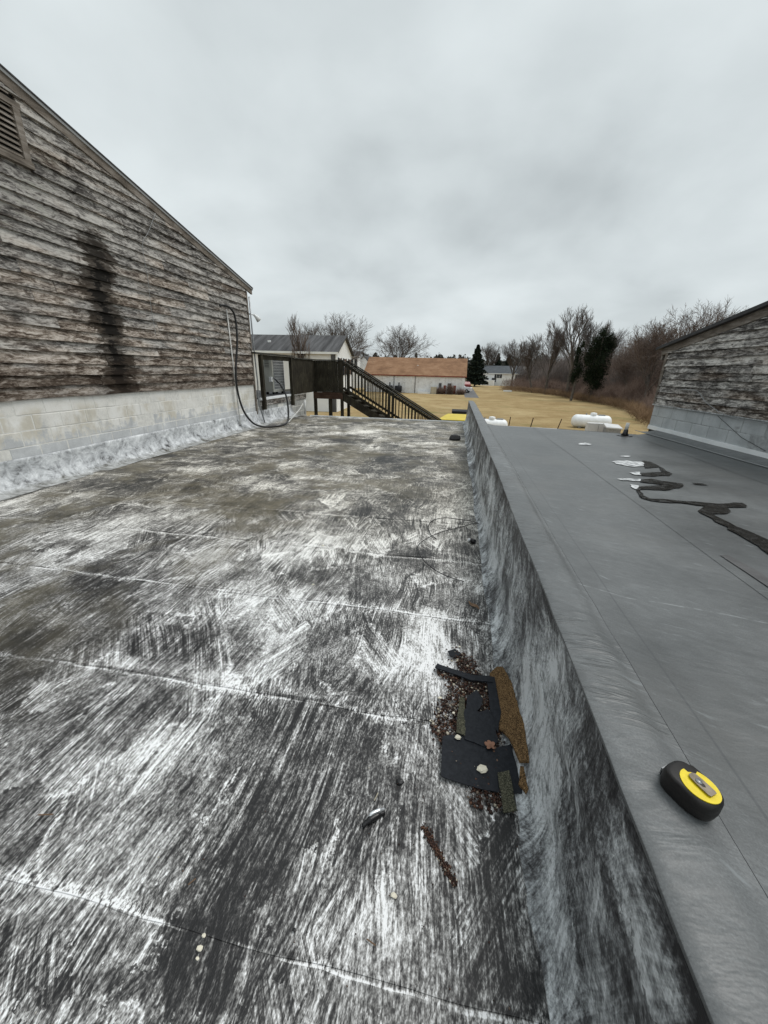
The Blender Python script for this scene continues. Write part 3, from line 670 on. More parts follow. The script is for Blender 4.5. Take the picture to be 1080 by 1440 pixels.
# gable vent: frame and louvres
gv = MB().box((-5.655, vent[0]-.02, vent[2]-.02), (-5.65, vent[1]+.0, vent[3])).build('gable_vent', MT['dark'], lb)
for a, b in (((-5.652, vent[1]-.085, vent[2]), (-5.60, vent[1], vent[3]-.0)), ((-5.652, vent[0], vent[2]), (-5.60, vent[0]+.08, vent[3])), ((-5.652, vent[0]-.02, vent[2]-.07), (-5.598, vent[1]+.02, vent[2]))):
    f = MB().box(a, b).build('frame', MT['rake'], None); f.parent = gv
q = MB().box((-5.652, vent[0]-.02, vent[3]), (-5.598, vent[1]+.02, vent[3]+.06)).build('frame', MT['rake']); q.parent = gv
for i in range(11):
    z = vent[2]+.01+i*.062; s_ = MB().add([(-5.612, vent[0]+.08, z), (-5.612, vent[1]-.085, z), (-5.645, vent[1]-.085, z+.04), (-5.645, vent[0]+.08, z+.04), (-5.612, vent[0]+.08, z+.012), (-5.612, vent[1]-.085, z+.012), (-5.645, vent[1]-.085, z+.052), (-5.645, vent[0]+.08, z+.052)],
         [(0, 3, 2, 1), (4, 5, 6, 7), (0, 1, 5, 4), (2, 3, 7, 6)]).build('louvre', MT['rake']); s_.parent = gv
# flashing at the foot of the wall
fp = [(-5.632, -1.215), (-5.622, -1.225), (-5.62, -1.25), (-5.622, -1.30), (-5.618, -1.36), (-5.605, -1.43), (-5.575, -1.49), (-5.53, -1.545), (-5.47, -1.585), (-5.40, -1.597), (-5.33, -1.598)]
def ff(j, y):
    x, z = fp[int(j)]; w = min(1, j/3)*min(1, (10-j)/3)
    d = .022*nz(y, z, 1.2, 5)*w+.008*nz(y, z*2, 4.5, 5)*w+.005*nz(y, z*2, 13, 5)*w
    return (x+d+(.05*nz(y, 0, 1.3, 1) if j > 7 else 0), y, z+(.012*nz(y, 0, .9, 2) if j < 4 else 0)+(.004 if j > 8 else 0))
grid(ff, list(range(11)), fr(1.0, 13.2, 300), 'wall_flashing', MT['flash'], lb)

# right building
rbld = thing('timber_clad_building', 'grey clapboard building on the right with low roofline over a blue grey block base', 'building', tuple(A+Vector((2, -3, GZ))))
OR = Vector((A.x, A.y, 0)) - NR*.01
rr = lambda t: .512+.187*t
body = [(-.0, GZ), (8.5, GZ), (8.5, rr(8.5)-.1), (.0, rr(0)-.1)]; V = [OR+T*t+Vector((0, 0, z)) for t, z in body]+[OR+T*t-NR*7+Vector((0, 0, z)) for t, z in body]
MB().add(V, [(0, 1, 2, 3), (7, 6, 5, 4), (0, 4, 5, 1), (1, 5, 6, 2), (2, 6, 7, 3), (3, 7, 4, 0)]).build('wall', MT['dark'], rbld)
clapboards(rbld, OR, T, NR, .06, 7.5, -.50, 2.2, .112, [(-.187, 1, .512-.11)], MT['sidingR'], [], 23, 1.8, 4.5, .004)
blocks(rbld, OR, T, NR, .0, 7.5, -.915, 2, .2, MT['blockR'], MT['mortarG'], seedv=5)
def wbox(t0, t1, z0, z1, n0, n1, name, mat, sl_=0.):
    P = [(t0, z0), (t1, z0+sl_*(t1-t0)), (t1, z1+sl_*(t1-t0)), (t0, z1)]
    V = [OR+T*t+NR*n1+Vector((0, 0, z)) for t, z in P]+[OR+T*t+NR*n0+Vector((0, 0, z)) for t, z in P]
    return MB().add(V, [(0, 1, 2, 3), (7, 6, 5, 4), (0, 4, 5, 1), (1, 5, 6, 2), (2, 6, 7, 3), (3, 7, 4, 0)]).build(name, mat, rbld)
wbox(-.0, 7.5, -.518, -.502, .0, .05, 'sill_ledge', MT['glint_ledge_white'])
wbox(.0, 7.5, -.965, -.895, .012, .03, 'termination_bar', MT['white_metal'])
wbox(.0, .07, -.50, .47, .0, .045, 'corner_board', MT['rake'])
wbox(-.13, 8.6, .512-.187*.13-.13, .512-.187*.13-.01, .0, .05, 'rake_board', MT['rake'], .187)
wbox(-.22, 8.6, .512-.187*.22-.02, .512-.187*.22+.03, -7.2, .12, 'roof', MT['shingle_dark'], .187)
wbox(-.16, -.10, .28, .45, -.3, .03, 'fascia_end', MT['rake'])
def cant(j, t):
    a = j/8; n_ = .012+.30*a; z = -.955-.040*math.sin(a*math.pi/2)**.8+(.004 if j < 8 else .006)
    p = OR+T*t+NR*(n_+.008*nz(t, a, 3, 3)+.01*nz(t, 0, 1, 3)); return (p.x, p.y, z+.006*nz(t, a, 6, 4)*math.sin(a*3.1))
grid(cant, list(range(9)), fr(.30, 7.0, 90), 'base_membrane', MT['cap'], rbld)
g = G('grey sealant', .7, .3); g.col((.3, .31, .315)); MT['sealant'] = g.m
pts = [OR+T*t+NR*(.318+.01*nz(t, 0, 1, 3))+Vector((0, 0, ZR+.010)) for t in fr(.15, 7.0, 60)]
MB().tube(pts, .006, 4).build('seam_sealant', MT['sealant'], rbld)
pts = [OR+T*t+NR*(.03)+Vector((0, 0, z)) for t, z in ((1.72, -.54), (2.28, -.77), (2.72, -.87))]
MB().tube(pts, .004, 4).build('wall_crack', MT['tar'], rbld)
pts = spline([OR+T*t+NR*n_+Vector((0, 0, z)) for t, z, n_ in ((.73, -.21, .05), (.95, -.20, .07), (1.18, -.22, .06), (1.42, -.35, .07), (1.69, -.45, .07), (1.95, -.51, .07), (2.3, -.54, .06), (2.8, -.53, .06))], 6)
tag(MB().tube(pts, .0055, 6).build('cable', MT['sealant'], None, True), 'thin pale cable drooping across the clapboards of the right hand building', 'cable')

# ------------------------------------------------------------------ pipes, hose and wire on the left wall
tag(MB().tube([(-5.60, 9.54, 1.30), (-5.58, 9.54, -.4), (-5.57, 9.54, -1.45)], .014, 8).build('conduit_pipe', MT['white_pvc'], None, True), 'thin straight white conduit running down the clapboards beside the black hose', 'conduit')
tag(MB().tube([(-5.60, 10.72, 1.75), (-5.6, 10.72, .6), (-5.585, 10.74, -.4), (-5.60, 10.72, -1.0), (-5.50, 10.80, -1.56)], .02, 8).build('downpipe', MT['grey_metal'], None, True), 'slim grey pipe running down the corner of the left building', 'pipe')
hs = spline([(-5.64, 9.30, 1.335), (-5.56, 9.42, 1.36), (-5.52, 9.62, 1.30), (-5.50, 9.72, 1.12), (-5.50, 9.70, .6), (-5.52, 9.52, -.1), (-5.52, 9.50, -.6), (-5.48, 9.62, -1.1), (-5.38, 9.86, -1.44), (-5.20, 10.05, -1.56), (-5.00, 10.25, -1.575), (-4.85, 10.50, -1.57), (-4.78, 10.80, -1.50), (-4.82, 11.0, -1.2), (-4.90, 11.1, -.80), (-5.06, 11.15, -.50), (-5.28, 11.25, -.34), (-5.50, 11.6, -.32), (-5.80, 12.3, -.30)], 8)
tag(MB().tube(hs, .026, 10).build('insulated_hose', MT['black_rubber'], None, True), 'thick black insulated hose looping from the clapboards over the roof up to the condenser', 'hose')
pp = spline([(-4.98, 10.3, -1.575), (-4.86, 10.9, -1.56), (-5.0, 11.8, -1.45), (-5.10, 12.6, -1.30), (-5.18, 13.1, -1.16)], 8)
tag(MB().tube(pp, .014, 8).build('white_tube', MT['white_pvc'], None, True), 'white plastic tube sloping up from the black hose to the block wall', 'tube')
tag(MB().tube([(-5.15, 13.22, -1.05), (-5.17, 13.22, -1.54)], .04, 10).build('drain_pipe', MT['white_pvc'], None, True), 'short upright white pipe at the far corner of the silver coated roof', 'pipe')
pp = spline([(-5.60, 7.50, 2.57), (-5.59, 7.22, 2.2), (-5.59, 7.02, 1.95), (-5.59, 7.01, 1.4), (-5.59, 6.97, 1.0), (-5.59, 6.97, .5)], 6)
tag(MB().tube(pp, .004, 6).build('wire', MT['sealant'], None, True), 'thin pale wire hanging down the upper clapboards of the left building', 'wire')
fl = thing('wall_light', 'small white floodlight bracket on the far corner of the left building', 'light', (-5.6, 10.75, 1.30))
MB().tube([(-5.66, 10.72, 1.34), (-5.55, 10.78, 1.33)], .018, 8).build('bracket', MT['white_metal'], fl, True)
MB().tube([(-5.55, 10.78, 1.34), (-5.50, 10.84, 1.28), (-5.46, 10.90, 1.20)], [.03, .05, .075], 10).build('lamp_head', MT['white_metal'], fl, True)

# ------------------------------------------------------------------ low block building with condenser, deck and stairs
lo = thing('low_block_building', 'low whitewashed block building beyond the corner, with flat dark roof carrying the condenser', 'building', (-8, 13, GZ))
MB().box((-12, 10.71, GZ), (-5.66, 14.6, -.90)).build('wall', MT['blockD'], lo)
blocks(lo, OL, EY, EX, 10.72, 14.6, -1.92, 4, .2, MT['blockD'], MT['mortar'], seedv=8)
for a, b in ((10.9, 12.6), (12.604, 14.6)):
    MB().box((-5.66, a, -1.10), (-5.625, b, -.935)).build('fascia_board', MT['sidingR'], lo)
MB().box((-5.70, 10.9, -.93), (-5.60, 14.6, -.865)).build('drip_edge', MT['white_metal'], lo)
MB().box((-12, 10.72, -.90), (-5.70, 14.6, -.862)).build('roof', MT['shingle_dark'], lo)
ac = thing('condenser_unit', 'beige condenser unit with wire guard standing behind the deck railing', 'air conditioner', (-6.1, 12.9, -.86))
g = simple('beige enamel', (.50, .50, .45), .08, 4, .5, .4); MT['enamel'] = g
MB().box((-6.28, 12.5, -.78), (-5.95, 13.42, .33)).build('cabinet', MT['enamel'], ac)
MB().box((-5.949, 12.56, -.70), (-5.945, 13.38, .28)).build('coil', MT['shingle_dark'], ac)
gd = MB()
for i in range(10): gd.box((-5.940, 12.56+i*.09, -.70), (-5.930, 12.568+i*.09, .28))
for i in range(12): gd.box((-5.929, 12.56, -.70+i*.088), (-5.921, 13.38, -.692+i*.088))
gd.build('wire_guard', MT['white_metal'], ac)
for i in range(5): MB().box((-6.2, 12.494, .0+i*.05), (-6.05, 12.499, .015+i*.05)).build('louvre', MT['shingle_dark'], ac)
MB().box((-6.05, 12.42, -.45), (-5.96, 12.498, -.30)).build('valve_cover', MT['white_metal'], ac)
for x in (-6.22, -6.0):
    for yy in (12.6, 13.3): MB().box((x-.03, yy-.04, -.862), (x+.03, yy+.04, -.78)).build('foot', MT['tar'], ac)

dk = thing('wooden_deck', 'dark timber deck railing with close set pickets running from the left building to the stairs', 'deck', (-5, 14.5, GZ))
D = MT['deck']
for yy, zb in ((11.0, -1.20), (13.15, -1.24)): MB().box((-5.62, yy-.05, zb), (-5.52, yy+.06, .335)).build('post', D, dk)
MB().box((-5.66, 10.6, .345), (-5.50, 13.3, .385)).build('rail_cap', MT['deck_rail'], dk)
MB().box((-5.61, 11.06, .20), (-5.57, 13.10, .335)).build('rail', D, dk)
MB().box((-5.66, 13.304, .290), (-5.50, 15.50, .330)).build('rail_cap', MT['deck_rail'], dk)
MB().box((-5.61, 13.21, .16), (-5.57, 15.35, .285)).build('rail', D, dk)
MB().box((-5.61, 13.21, -.80), (-5.57, 15.35, -.72)).build('rail', D, dk)
rnd = random.Random(4)
yy = 13.27
while yy < 15.34:
    MB().box((-5.569, yy, -.88+rnd.uniform(-.01, .01)), (-5.535, yy+.088, .27)).build('picket', D, dk); yy += .112
xx = -5.49
MB().box((-5.50, 15.32, .285), (-4.36, 15.46, .325)).build('rail_cap', MT['deck_rail'], dk)
MB().box((-5.50, 15.40, .16), (-4.42, 15.44, .28)).build('rail', D, dk)
while xx < -4.50:
    MB().box((xx, 15.365, -.86+rnd.uniform(-.01, .01)), (xx+.104, 15.399, .27)).build('picket', D, dk); xx += .115
MB().box((-4.48, 15.36, GZ), (-4.37, 15.47, .32)).build('post', D, dk)
MB().box((-4.98, 15.37, GZ), (-4.86, 15.49, -1.16)).build('post', D, dk)
MB().box((-5.60, 15.36, GZ), (-5.49, 15.47, .28)).build('post', D, dk)
MB().box((-4.48, 16.36, GZ), (-4.37, 16.47, .32)).build('post', D, dk)
MB().box((-5.60, 15.345, -1.15), (-4.38, 15.363, -.90)).build('rim_joist', MT['deck_red'], dk)
MB().box((-5.60, 16.48, -1.15), (-4.38, 16.51, -.90)).build('rim_joist', MT['deck_red'], dk)
for i in range(11):
    MB().box((-5.58+i*.108, 15.35, -.895), (-5.58+i*.108+.10, 16.5, -.862)).build('deck_board', D, dk)
for i in range(12):
    MB().box((-7.0+i*.001-(i*.0), 14.62+i*.0, -.895), (-5.60, 16.5, -.862)).build('deck_board', D, dk) if i == 0 else None
st = thing('wooden_staircase', 'open wooden staircase with balustrades on both sides descending from the deck', 'staircase', (-1.5, 15.9, GZ))
x0, zt = -4.36, -.88; run, rise = .328, .184; nst = 18; slope = -rise/run
for yy in (15.42, 16.42):
    L = nst*run
    V = []
    for y_ in (yy-.022, yy+.022):
        V += [(x0, y_, zt-.34), (x0+L, y_, zt-.34+slope*L), (x0+L, y_, zt-.02+slope*L), (x0, y_, zt-.02)]
    MB().add(V, [(0, 1, 2, 3), (7, 6, 5, 4), (0, 4, 5, 1), (1, 5, 6, 2), (2, 6, 7, 3), (3, 7, 4, 0)]).build('stringer', D, st)
    for nm, h, w, hh in (('handrail', 1.16, .13, .04), ('rail', 1.06, .04, .10), ('rail', .16, .04, .09)):
        MB().bar((x0, yy, zt+h), (x0+L, yy, zt+h+slope*L), w, hh).build(nm, MT['deck_rail'] if nm == 'handrail' else D, st)
    x = x0+.10; i = 0
    while x < x0+L-.05:
        z = zt+slope*(x-x0)
        if i % 14 == 13: MB().box((x-.05, yy-.05, z-.3), (x+.05, yy+.05, z+1.10)).build('post', D, st)
        else: MB().box((x-.018, yy-.052, z+.10), (x+.018, yy-.0225, z+1.08)).build('baluster', D, st)
        x += .135; i += 1
for i in range(nst):
    z = zt-rise*(i+1); MB().box((x0+run*i+.01, 15.445, z), (x0+run*(i+1)+.03, 16.395, z+.04)).build('tread', D, st)

# ------------------------------------------------------------------ vegetation protos
def tree_mesh(seed, H, spread, levels=4, kids=(7, 6, 5, 5), trunk_h=.25, upw=.35, trunk_r=None, twig_r=.012, sway=.18, ang=(.5, .95), lead=.78):
    rnd = random.Random(seed); A_, B_ = MB(), MB()
    trunk_r = trunk_r or H*.022
    def seg(mb, P, R, n): mb.tube(P, R, n, False)
    def grow(p, d, L, r, lv):
        n = 5 if lv < 2 else 3; P = [p]; cur = p.copy(); dd = d.copy()
        for i in range(n):
            dd = (dd+Vector((rnd.gauss(0, sway), rnd.gauss(0, sway), rnd.gauss(0, sway*.6)+upw*.12))).normalized(); cur = cur+dd*(L/n); P.append(cur.copy())
        rt_ = max(twig_r*.5, r*.35); R = [r+(rt_-r)*i/n for i in range(n+1)]
        seg(A_ if lv < 2 else B_, P, R, 7 if lv == 0 else (5 if lv == 1 else 3))
        if lv >= levels: return
        m = kids[min(lv, len(kids)-1)]
        for k_ in range(m):
            t = (trunk_h+(1-trunk_h)*(k_+rnd.random())/m) if lv == 0 else (.22+.78*(k_+rnd.random())/m)
            t = min(t, .999); f = t*n; i = int(f); q = P[i].lerp(P[i+1], f-i)
            ax = (P[i+1]-P[i]).normalized(); a = rnd.uniform(*ang); az = rnd.uniform(0, 6.283)+k_*2.4
            s1 = ax.orthogonal().normalized(); s2 = ax.cross(s1); nd = (ax*math.cos(a)+(s1*math.cos(az)+s2*math.sin(az))*math.sin(a)); nd.z += upw*.5; nd.normalize()
            Lk = (H*spread*(1.05-.35*t) if lv == 0 else L*rnd.uniform(.42, .70)*(1.1-.35*t)); grow(q, nd, Lk, max(twig_r, R[i]*rnd.uniform(.42, .62)), lv+1)
    grow(Vector((0, 0, 0)), Vector((0, 0, 1)), H*lead, trunk_r, 0)
    zt_ = max(v[2] for v in B_.v)
    s_ = H/zt_
    for mb in (A_, B_): mb.v = [(x*s_, y*s_, z*s_) for x, y, z in mb.v]
    return A_, B_
PROTO = {}
def place_tree(key, loc, h, label, group=None, rz=0., twig='twig', cat='bare tree', name='bare_tree', wide=1.):
    A_, B_, H = PROTO[key]
    t = bpy.data.objects.new(name, None); COL.objects.link(t); t.location = loc; s_ = h/H; t.scale = (s_*wide, s_*wide, s_); t.rotation_euler = (0, 0, rz)
    tag(t, label, cat, group)
    for nm, me, mt in (('trunk', A_, 'bark'), ('crown', B_, twig)):
        k_ = me.name+twig
        m2 = bpy.data.meshes.get(k_)
        if m2 is None:
            m2 = me.copy(); m2.name = k_; m2.materials.clear(); m2.materials.append(MT[mt])
        o = bpy.data.objects.new(nm, m2); COL.objects.link(o); o.parent = t
    return t
def proto(key, seed, H, **kw):
    a, b = tree_mesh(seed, H, **kw)
    PROTO[key] = (mesh(key+'_trunk', a.v, a.f, MT['bark']), mesh(key+'_crown', b.v, b.f, MT['twig']), H)
proto('oak', 3, 12, spread=.66, kids=(10, 8, 7, 6, 4), levels=4, trunk_h=.42, upw=.16, twig_r=.018, ang=(.35, .95), lead=.5, sway=.12)
proto('maple', 8, 12, spread=.52, kids=(10, 8, 7, 5), levels=4, trunk_h=.35, upw=.35, twig_r=.017, ang=(.25, .75), lead=.55, sway=.12)
proto('tall', 15, 13, spread=.46, kids=(9, 8, 7, 5), levels=4, trunk_h=.35, upw=.5, twig_r=.015, ang=(.2, .6), lead=.6, sway=.12)
proto('slim', 21, 9, spread=.34, kids=(14, 8, 7), levels=3, trunk_h=.15, upw=1.1, twig_r=.013, ang=(.28, .62), sway=.12)

# soft masses of sticks / leaves made with numpy
RNG = np.random.default_rng(5)
def sticks(P, Dv, L, r, name, mat):
    n = len(P); Dv = Dv/np.linalg.norm(Dv, axis=1, keepdims=True)
    a = np.cross(Dv, np.array([.3, .5, .8])); a /= np.linalg.norm(a, axis=1, keepdims=True); b = np.cross(Dv, a)
    V = np.empty((n, 4, 3))
    for k_ in range(3):
        th = 2*math.pi*k_/3; V[:, k_] = P+(a*math.cos(th)+b*math.sin(th))*r[:, None]
    V[:, 3] = P+Dv*L[:, None]
    F = (np.arange(n)[:, None, None]*4+np.array([[0, 1, 3], [1, 2, 3], [2, 0, 3]])[None]).reshape(-1, 3)
    return npmesh(name, V.reshape(-1, 3), F, mat)
def npmesh(name, V, F, mat):
    me = bpy.data.meshes.new(name); k_ = F.shape[1]
    me.vertices.add(len(V)); me.vertices.foreach_set('co', V.astype(np.float32).ravel())
    me.loops.add(F.size); me.loops.foreach_set('vertex_index', F.astype(np.int32).ravel())
    me.polygons.add(len(F)); me.polygons.foreach_set('loop_start', np.arange(0, F.size, k_, dtype=np.int32))
    me.polygons.foreach_set('loop_total', np.full(len(F), k_, dtype=np.int32))
    me.materials.append(mat); me.update(calc_edges=True); me.validate(); return me
def leaves(P, size, name, mat, flatz=1.):
    n = len(P); a = RNG.normal(size=(n, 3)); a[:, 2] *= flatz; a /= np.linalg.norm(a, axis=1, keepdims=True)
    b = np.cross(a, RNG.normal(size=(n, 3))); b /= np.linalg.norm(b, axis=1, keepdims=True)
    s_ = (size*RNG.uniform(.6, 1.4, n))[:, None]
    V = np.stack([P-a*s_, P+b*s_*.6, P+a*s_, P-b*s_*.6], 1); F = np.arange(n*4).reshape(-1, 4)
    return npmesh(name, V.reshape(-1, 3), F, mat)
def blobpts(n, c, r, lumps=0, seed=1):
    rg = np.random.default_rng(seed); v = rg.normal(size=(n, 3)); v /= np.linalg.norm(v, axis=1, keepdims=True)
    rad = rg.uniform(0, 1, n)**.45
    if lumps:
        ph = rg.uniform(0, 6.28, (6, 3)); fq = rg.uniform(2, 5, (6, 3)); w = sum(np.sin(v[:, 0]*fq[i, 0]+ph[i, 0])*np.sin(v[:, 1]*fq[i, 1]+ph[i, 1])*np.sin(v[:, 2]*fq[i, 2]+ph[i, 2]) for i in range(6))
        rad = rad*(1+lumps*w/3)
    return np.array(c)+v*rad[:, None]*np.array(r)

# ------------------------------------------------------------------ far treeline, thicket, trees
rg = np.random.default_rng(2); Ps = []
for i in range(150):
    x = -150+i*2.1+rg.uniform(-1, 1); y = 300+rg.uniform(-12, 12); h = 12.6+2.2*math.sin(i*.21)+rg.uniform(-1.8, 2.2); w = rg.uniform(2.5, 5)
    Ps.append(blobpts(260, (x, y, GZ+h*.5), (w*1.3, w, h*.52), .25, 100+i))
for i in range(7):
    x = -80+i*14+rg.uniform(-5, 5); h = rg.uniform(13, 15.5); n = 120; t = rg.uniform(0, 1, n); th = rg.uniform(0, 6.28, n); w = 2.6*(1-t)+.2
    Ps.append(np.stack([x+w*np.cos(th), 285+w*np.sin(th), GZ+t*h], 1))
tag(link('distant_wood', leaves(np.concatenate(Ps), 1.1, 'distant_wood', MT['farwood'])), 'low grey green wood along the horizon behind the brown roofed building', 'wood', kind='stuff')

def thicket(name, path, depth, hfun, n, L, r, mat, label, lean=.5, seed=3):
    rg = np.random.default_rng(seed); path = np.array(path, float)
    sl_ = np.r_[0, np.cumsum(np.linalg.norm(np.diff(path, axis=0), axis=1))]; u = rg.uniform(0, sl_[-1], n)
    x = np.interp(u, sl_, path[:, 0]); y = np.interp(u, sl_, path[:, 1]); v = rg.uniform(0, 1, n)**1.3*depth
    x = x+v; H = hfun(u, v, rg); z = rg.uniform(0, 1, n)**.9*H
    P = np.stack([x, y+rg.uniform(-1, 1, n), GZ+z], 1); D_ = rg.normal(size=(n, 3))*[lean, lean, .4]+[0, 0, .75]
    return tag(link(name, sticks(P, D_, rg.uniform(.5, 1.4, n)*L, rg.uniform(.6, 1.3, n)*r, name, mat)), label, 'thicket', kind='stuff')
edge = [(16.5, 122), (20.2, 98), (21.8, 84), (21.8, 72), (23.2, 62), (22.5, 52), (20.3, 45), (18.6, 39), (17.2, 33)]
def hA(u, v, rg): return np.clip(1.2+v*.62+1.0*np.sin(u*.33)+.8*np.sin(u*.9+v), .6, 7.5)+rg.uniform(-.4, .4, len(u))
def hG(u, v, rg): return np.clip(4.4+v*.42+1.3*np.sin(u*.21+1)+.9*np.sin(u*.7+v*.6), .9, 11.0)+rg.uniform(-.6, .6, len(u))
thicket('grey_thicket', [(17.5, 125), (21.5, 100), (24.5, 84), (26.0, 72), (28.5, 62), (30.5, 54)], 14, hG, 60000, 2.0, .018, MT['twig'], 'taller grey mass of bare branches standing behind the brown brush', .35, 13)
thicket('thicket', edge, 16, hA, 70000, 1.4, .016, MT['brush'], 'dark brown tangle of bare brush at the right edge of the field')
def hB(u, v, rg): return np.clip(1.9+.5*np.sin(u*.7), .5, 3)+0*v
thicket('tall_weeds', [(11.6, 108), (15.0, 102), (19.5, 92), (21.4, 82), (21.5, 72), (22.4, 63)], 3.2, hB, 9000, 1.0, .022, MT['brush'], 'low purplish brown weeds in front of the brush by the grey roofed house', .6, 8)
def hC(u, v, rg): return .9+0*v
thicket('dry_weeds', [(11.0, 104), (16.0, 95), (19.8, 84), (20.3, 72), (21.6, 62), (20.8, 52), (18.6, 45), (17.0, 39), (15.8, 33)], 2.6, hC, 9000, .8, .018, MT['straw'], 'straw coloured dry weeds along the foot of the brush', .7, 9)
TR = [  # key, x, y, height, rot, wide, twig, label
 ('tall', 21.5, 82, 15.8, .3, 1.2, 'twig', 'tallest bare grey tree rising over the thicket beside the ivy covered trunk'),
 ('maple', 17.6, 96, 12.6, 1.2, 1.1, 'twig', 'broad bare grey tree behind the right end of the grey roofed house'),
 ('maple', 13.2, 150, 14.5, 2.2, 1.1, 'twig', 'bare tree showing over the ridge of the grey roofed house'),
 ('tall', 19.2, 90, 13.0, 2.6, 1.2, 'twig', 'bare grey tree just left of the tallest tree over the thicket'),
 ('tall', 23.6, 78, 13.2, 4.0, 1.1, 'twig', 'bare grey tree leaning behind the ivy covered trunk'),
 ('oak', 24.8, 57, 10.8, .8, 1.1, 'twig_red', 'rounded reddish bare tree left of the right hand building roofline'),
 ('oak', 29.6, 58, 13.0, 3.3, 1.0, 'twig_red', 'spreading bare tree standing above the right hand roofline'),
 ('oak', 26.2, 66, 8.8, 1.9, .9, 'twig_red', 'dense reddish bush like tree right of the ivy covered tree'),
 ('oak', 33.5, 60, 12.8, .1, 1.0, 'twig_red', 'bare tree mostly behind the right hand roofline'),
 ('oak', -17.4, 110, 16.0, .0, 1.2, 'twig', 'wide rounded bare tree behind the brown roofed building'),
 ('oak', -20.6, 72, 14.0, 1.1, 1.15, 'twig', 'large bare tree behind the white gabled house on the left'),
 ('maple', -26.3, 76, 12.6, 2.0, 1.1, 'twig', 'bare tree behind the dark roof just left of the large one'),
 ('maple', 28.5, 72, 12.6, 5.0, 1.1, 'twig_red', 'reddish bare tree between the ivy covered tree and the right hand building'),
 ('maple', 27.0, 79, 12.0, .9, 1.1, 'twig_red', 'bare brown tree just right of the ivy covered tree'),
 ('tall', 15.0, 112, 12.4, 1.6, 1.2, 'twig', 'bare tree rising behind the right end of the bungalow roof'),
 ('oak', 1.2, 170, 11.2, .5, .6, 'twig', 'faint small bare tree at the right end of the brown roof')]
for key, x, y, h, rz_, w, tw, lab in TR: place_tree(key, (x, y, GZ), h, lab, None, rz_, tw, wide=w)
place_tree('slim', (-15.4, 38, GZ), 9.3, 'slender reddish bare tree in front of the long dark roof on the left', None, .4, 'twig_red')
def conifer(name, x, y, h, w, label, n=6500, seed=1):
    rg = np.random.default_rng(seed); t = thing(name, label, 'evergreen tree', (x, y, GZ))
    MB().tube([(x, y, GZ), (x, y, GZ+h*.9)], [h*.025, h*.005], 7).build('trunk', MT['bark'], t)
    u = rg.uniform(0, 1, n)**1.25; th = rg.uniform(0, 6.283, n); tier = .78+.22*np.sin(u*46+np.sin(th*3)*1.5); lob = 1+.22*np.sin(th*3+seed)+.15*np.sin(th*7+u*9)
    R = w*(1-u)**.85*tier*lob*rg.uniform(.35, 1., n)**.5+.05; P = np.stack([x+R*np.cos(th), y+R*np.sin(th), GZ+h*.1+u*h*.9-R*.12], 1)
    link('crown', leaves(P, h*.028, 'crown', MT['needle'], .5), t)
conifer('conifer', 5.9, 125, 11.6, 3.9, 'dark green conifer at the left end of the grey roofed house', seed=3)
conifer('conifer', 15.2, 158, 10.8, 3.2, 'grey green conifer behind the left half of the grey roof', 4000, 5)
conifer('conifer', 19.2, 158, 10.6, 3.4, 'grey green conifer behind the middle of the grey roof', 4000, 6)
# ivy covered trees in the thicket
for lab, x, y, h, lumps_, sd_ in (('tallest dark ivy covered tree standing in the thicket', 21.9, 69.5, 10.6, [(-1.3, 6.8, .9, 1.6), (-.4, 8.8, 1.1, 1.5), (-.2, 10.2, .6, .8), (.6, 7.6, 1.3, 1.6), (1.1, 9.2, .9, 1.2), (.2, 5.6, 1.4, 1.6), (-.5, 4.2, 1.2, 1.5), (.3, 3.0, 1.3, 1.4), (.9, 5.0, 1.0, 1.4), (1.6, 8.4, .8, .7)], 1),
                          ('narrower ivy covered trunk left of the tall ivy covered tree', 19.3, 70.5, 8.6, [(-.2, 7.6, .5, 1.0), (0, 6.2, .6, 1.2), (.2, 4.8, .8, 1.2), (-.1, 3.6, .7, 1.1), (.3, 8.6, .3, .6)], 2)):
    t = thing('ivy_covered_tree', lab, 'ivy covered tree', (x, y, GZ))
    MB().tube([(x, y, GZ), (x+.2, y, GZ+h*.5), (x+.1, y, GZ+h*.95)], [.22, .16, .05], 7).build('trunk', MT['bark'], t)
    pts = [blobpts(int(1500*a*b), (x+dx, y+.5*math.sin(k_*2.3), GZ+dz), (a, a*.9, b), .7, sd_*10+k_) for k_, (dx, dz, a, b) in enumerate(lumps_)]
    link('crown', leaves(np.concatenate(pts), .085, 'crown', MT['ivy']), t)

# ------------------------------------------------------------------ far buildings
MT['wsiding'] = simple('white siding', (.82, .84, .85), .06, 1.5, .7)
MT['whitewash'] = None
g = G('worn whitewash', .9, .2); P = g.pos(); v = g.noise(g.mul(P, (.9, 1, 1.2)), 1, 6, .8, .5); f = g.noise(P, 6, 4, .7); dr = g.noise(g.mul(P, (3.5, 3, .25)), 1, 4, .7)
v = g.M('ADD', g.M('MULTIPLY', v, .55), g.M('ADD', g.M('MULTIPLY', f, .2), g.M('MULTIPLY', dr, .25)))
g.col(g.ramp(v, [(.36, (.38, .375, .37)), (.44, (.72, .72, .72)), (.56, (.88, .89, .90))])); MT['whitewash'] = g.m
g = G('faded brown shingles', .9, .2); P = g.pos(); v = g.M('ADD', g.M('MULTIPLY', g.noise(P, .45, 5, .7), .6), g.M('MULTIPLY', g.noise(g.mul(P, (.5, 6, 6)), 1, 4, .7), .4))
g.col(g.ramp(v, [(.34, (.155, .085, .05)), (.5, (.27, .155, .09)), (.66, (.36, .225, .14))])); MT['brownroof'] = g.m
g = G('streaked grey shingles', .9, .2); P = g.pos(); v = g.noise(g.mul(P, (1.6, .15, .15)), 1, 4, .7)
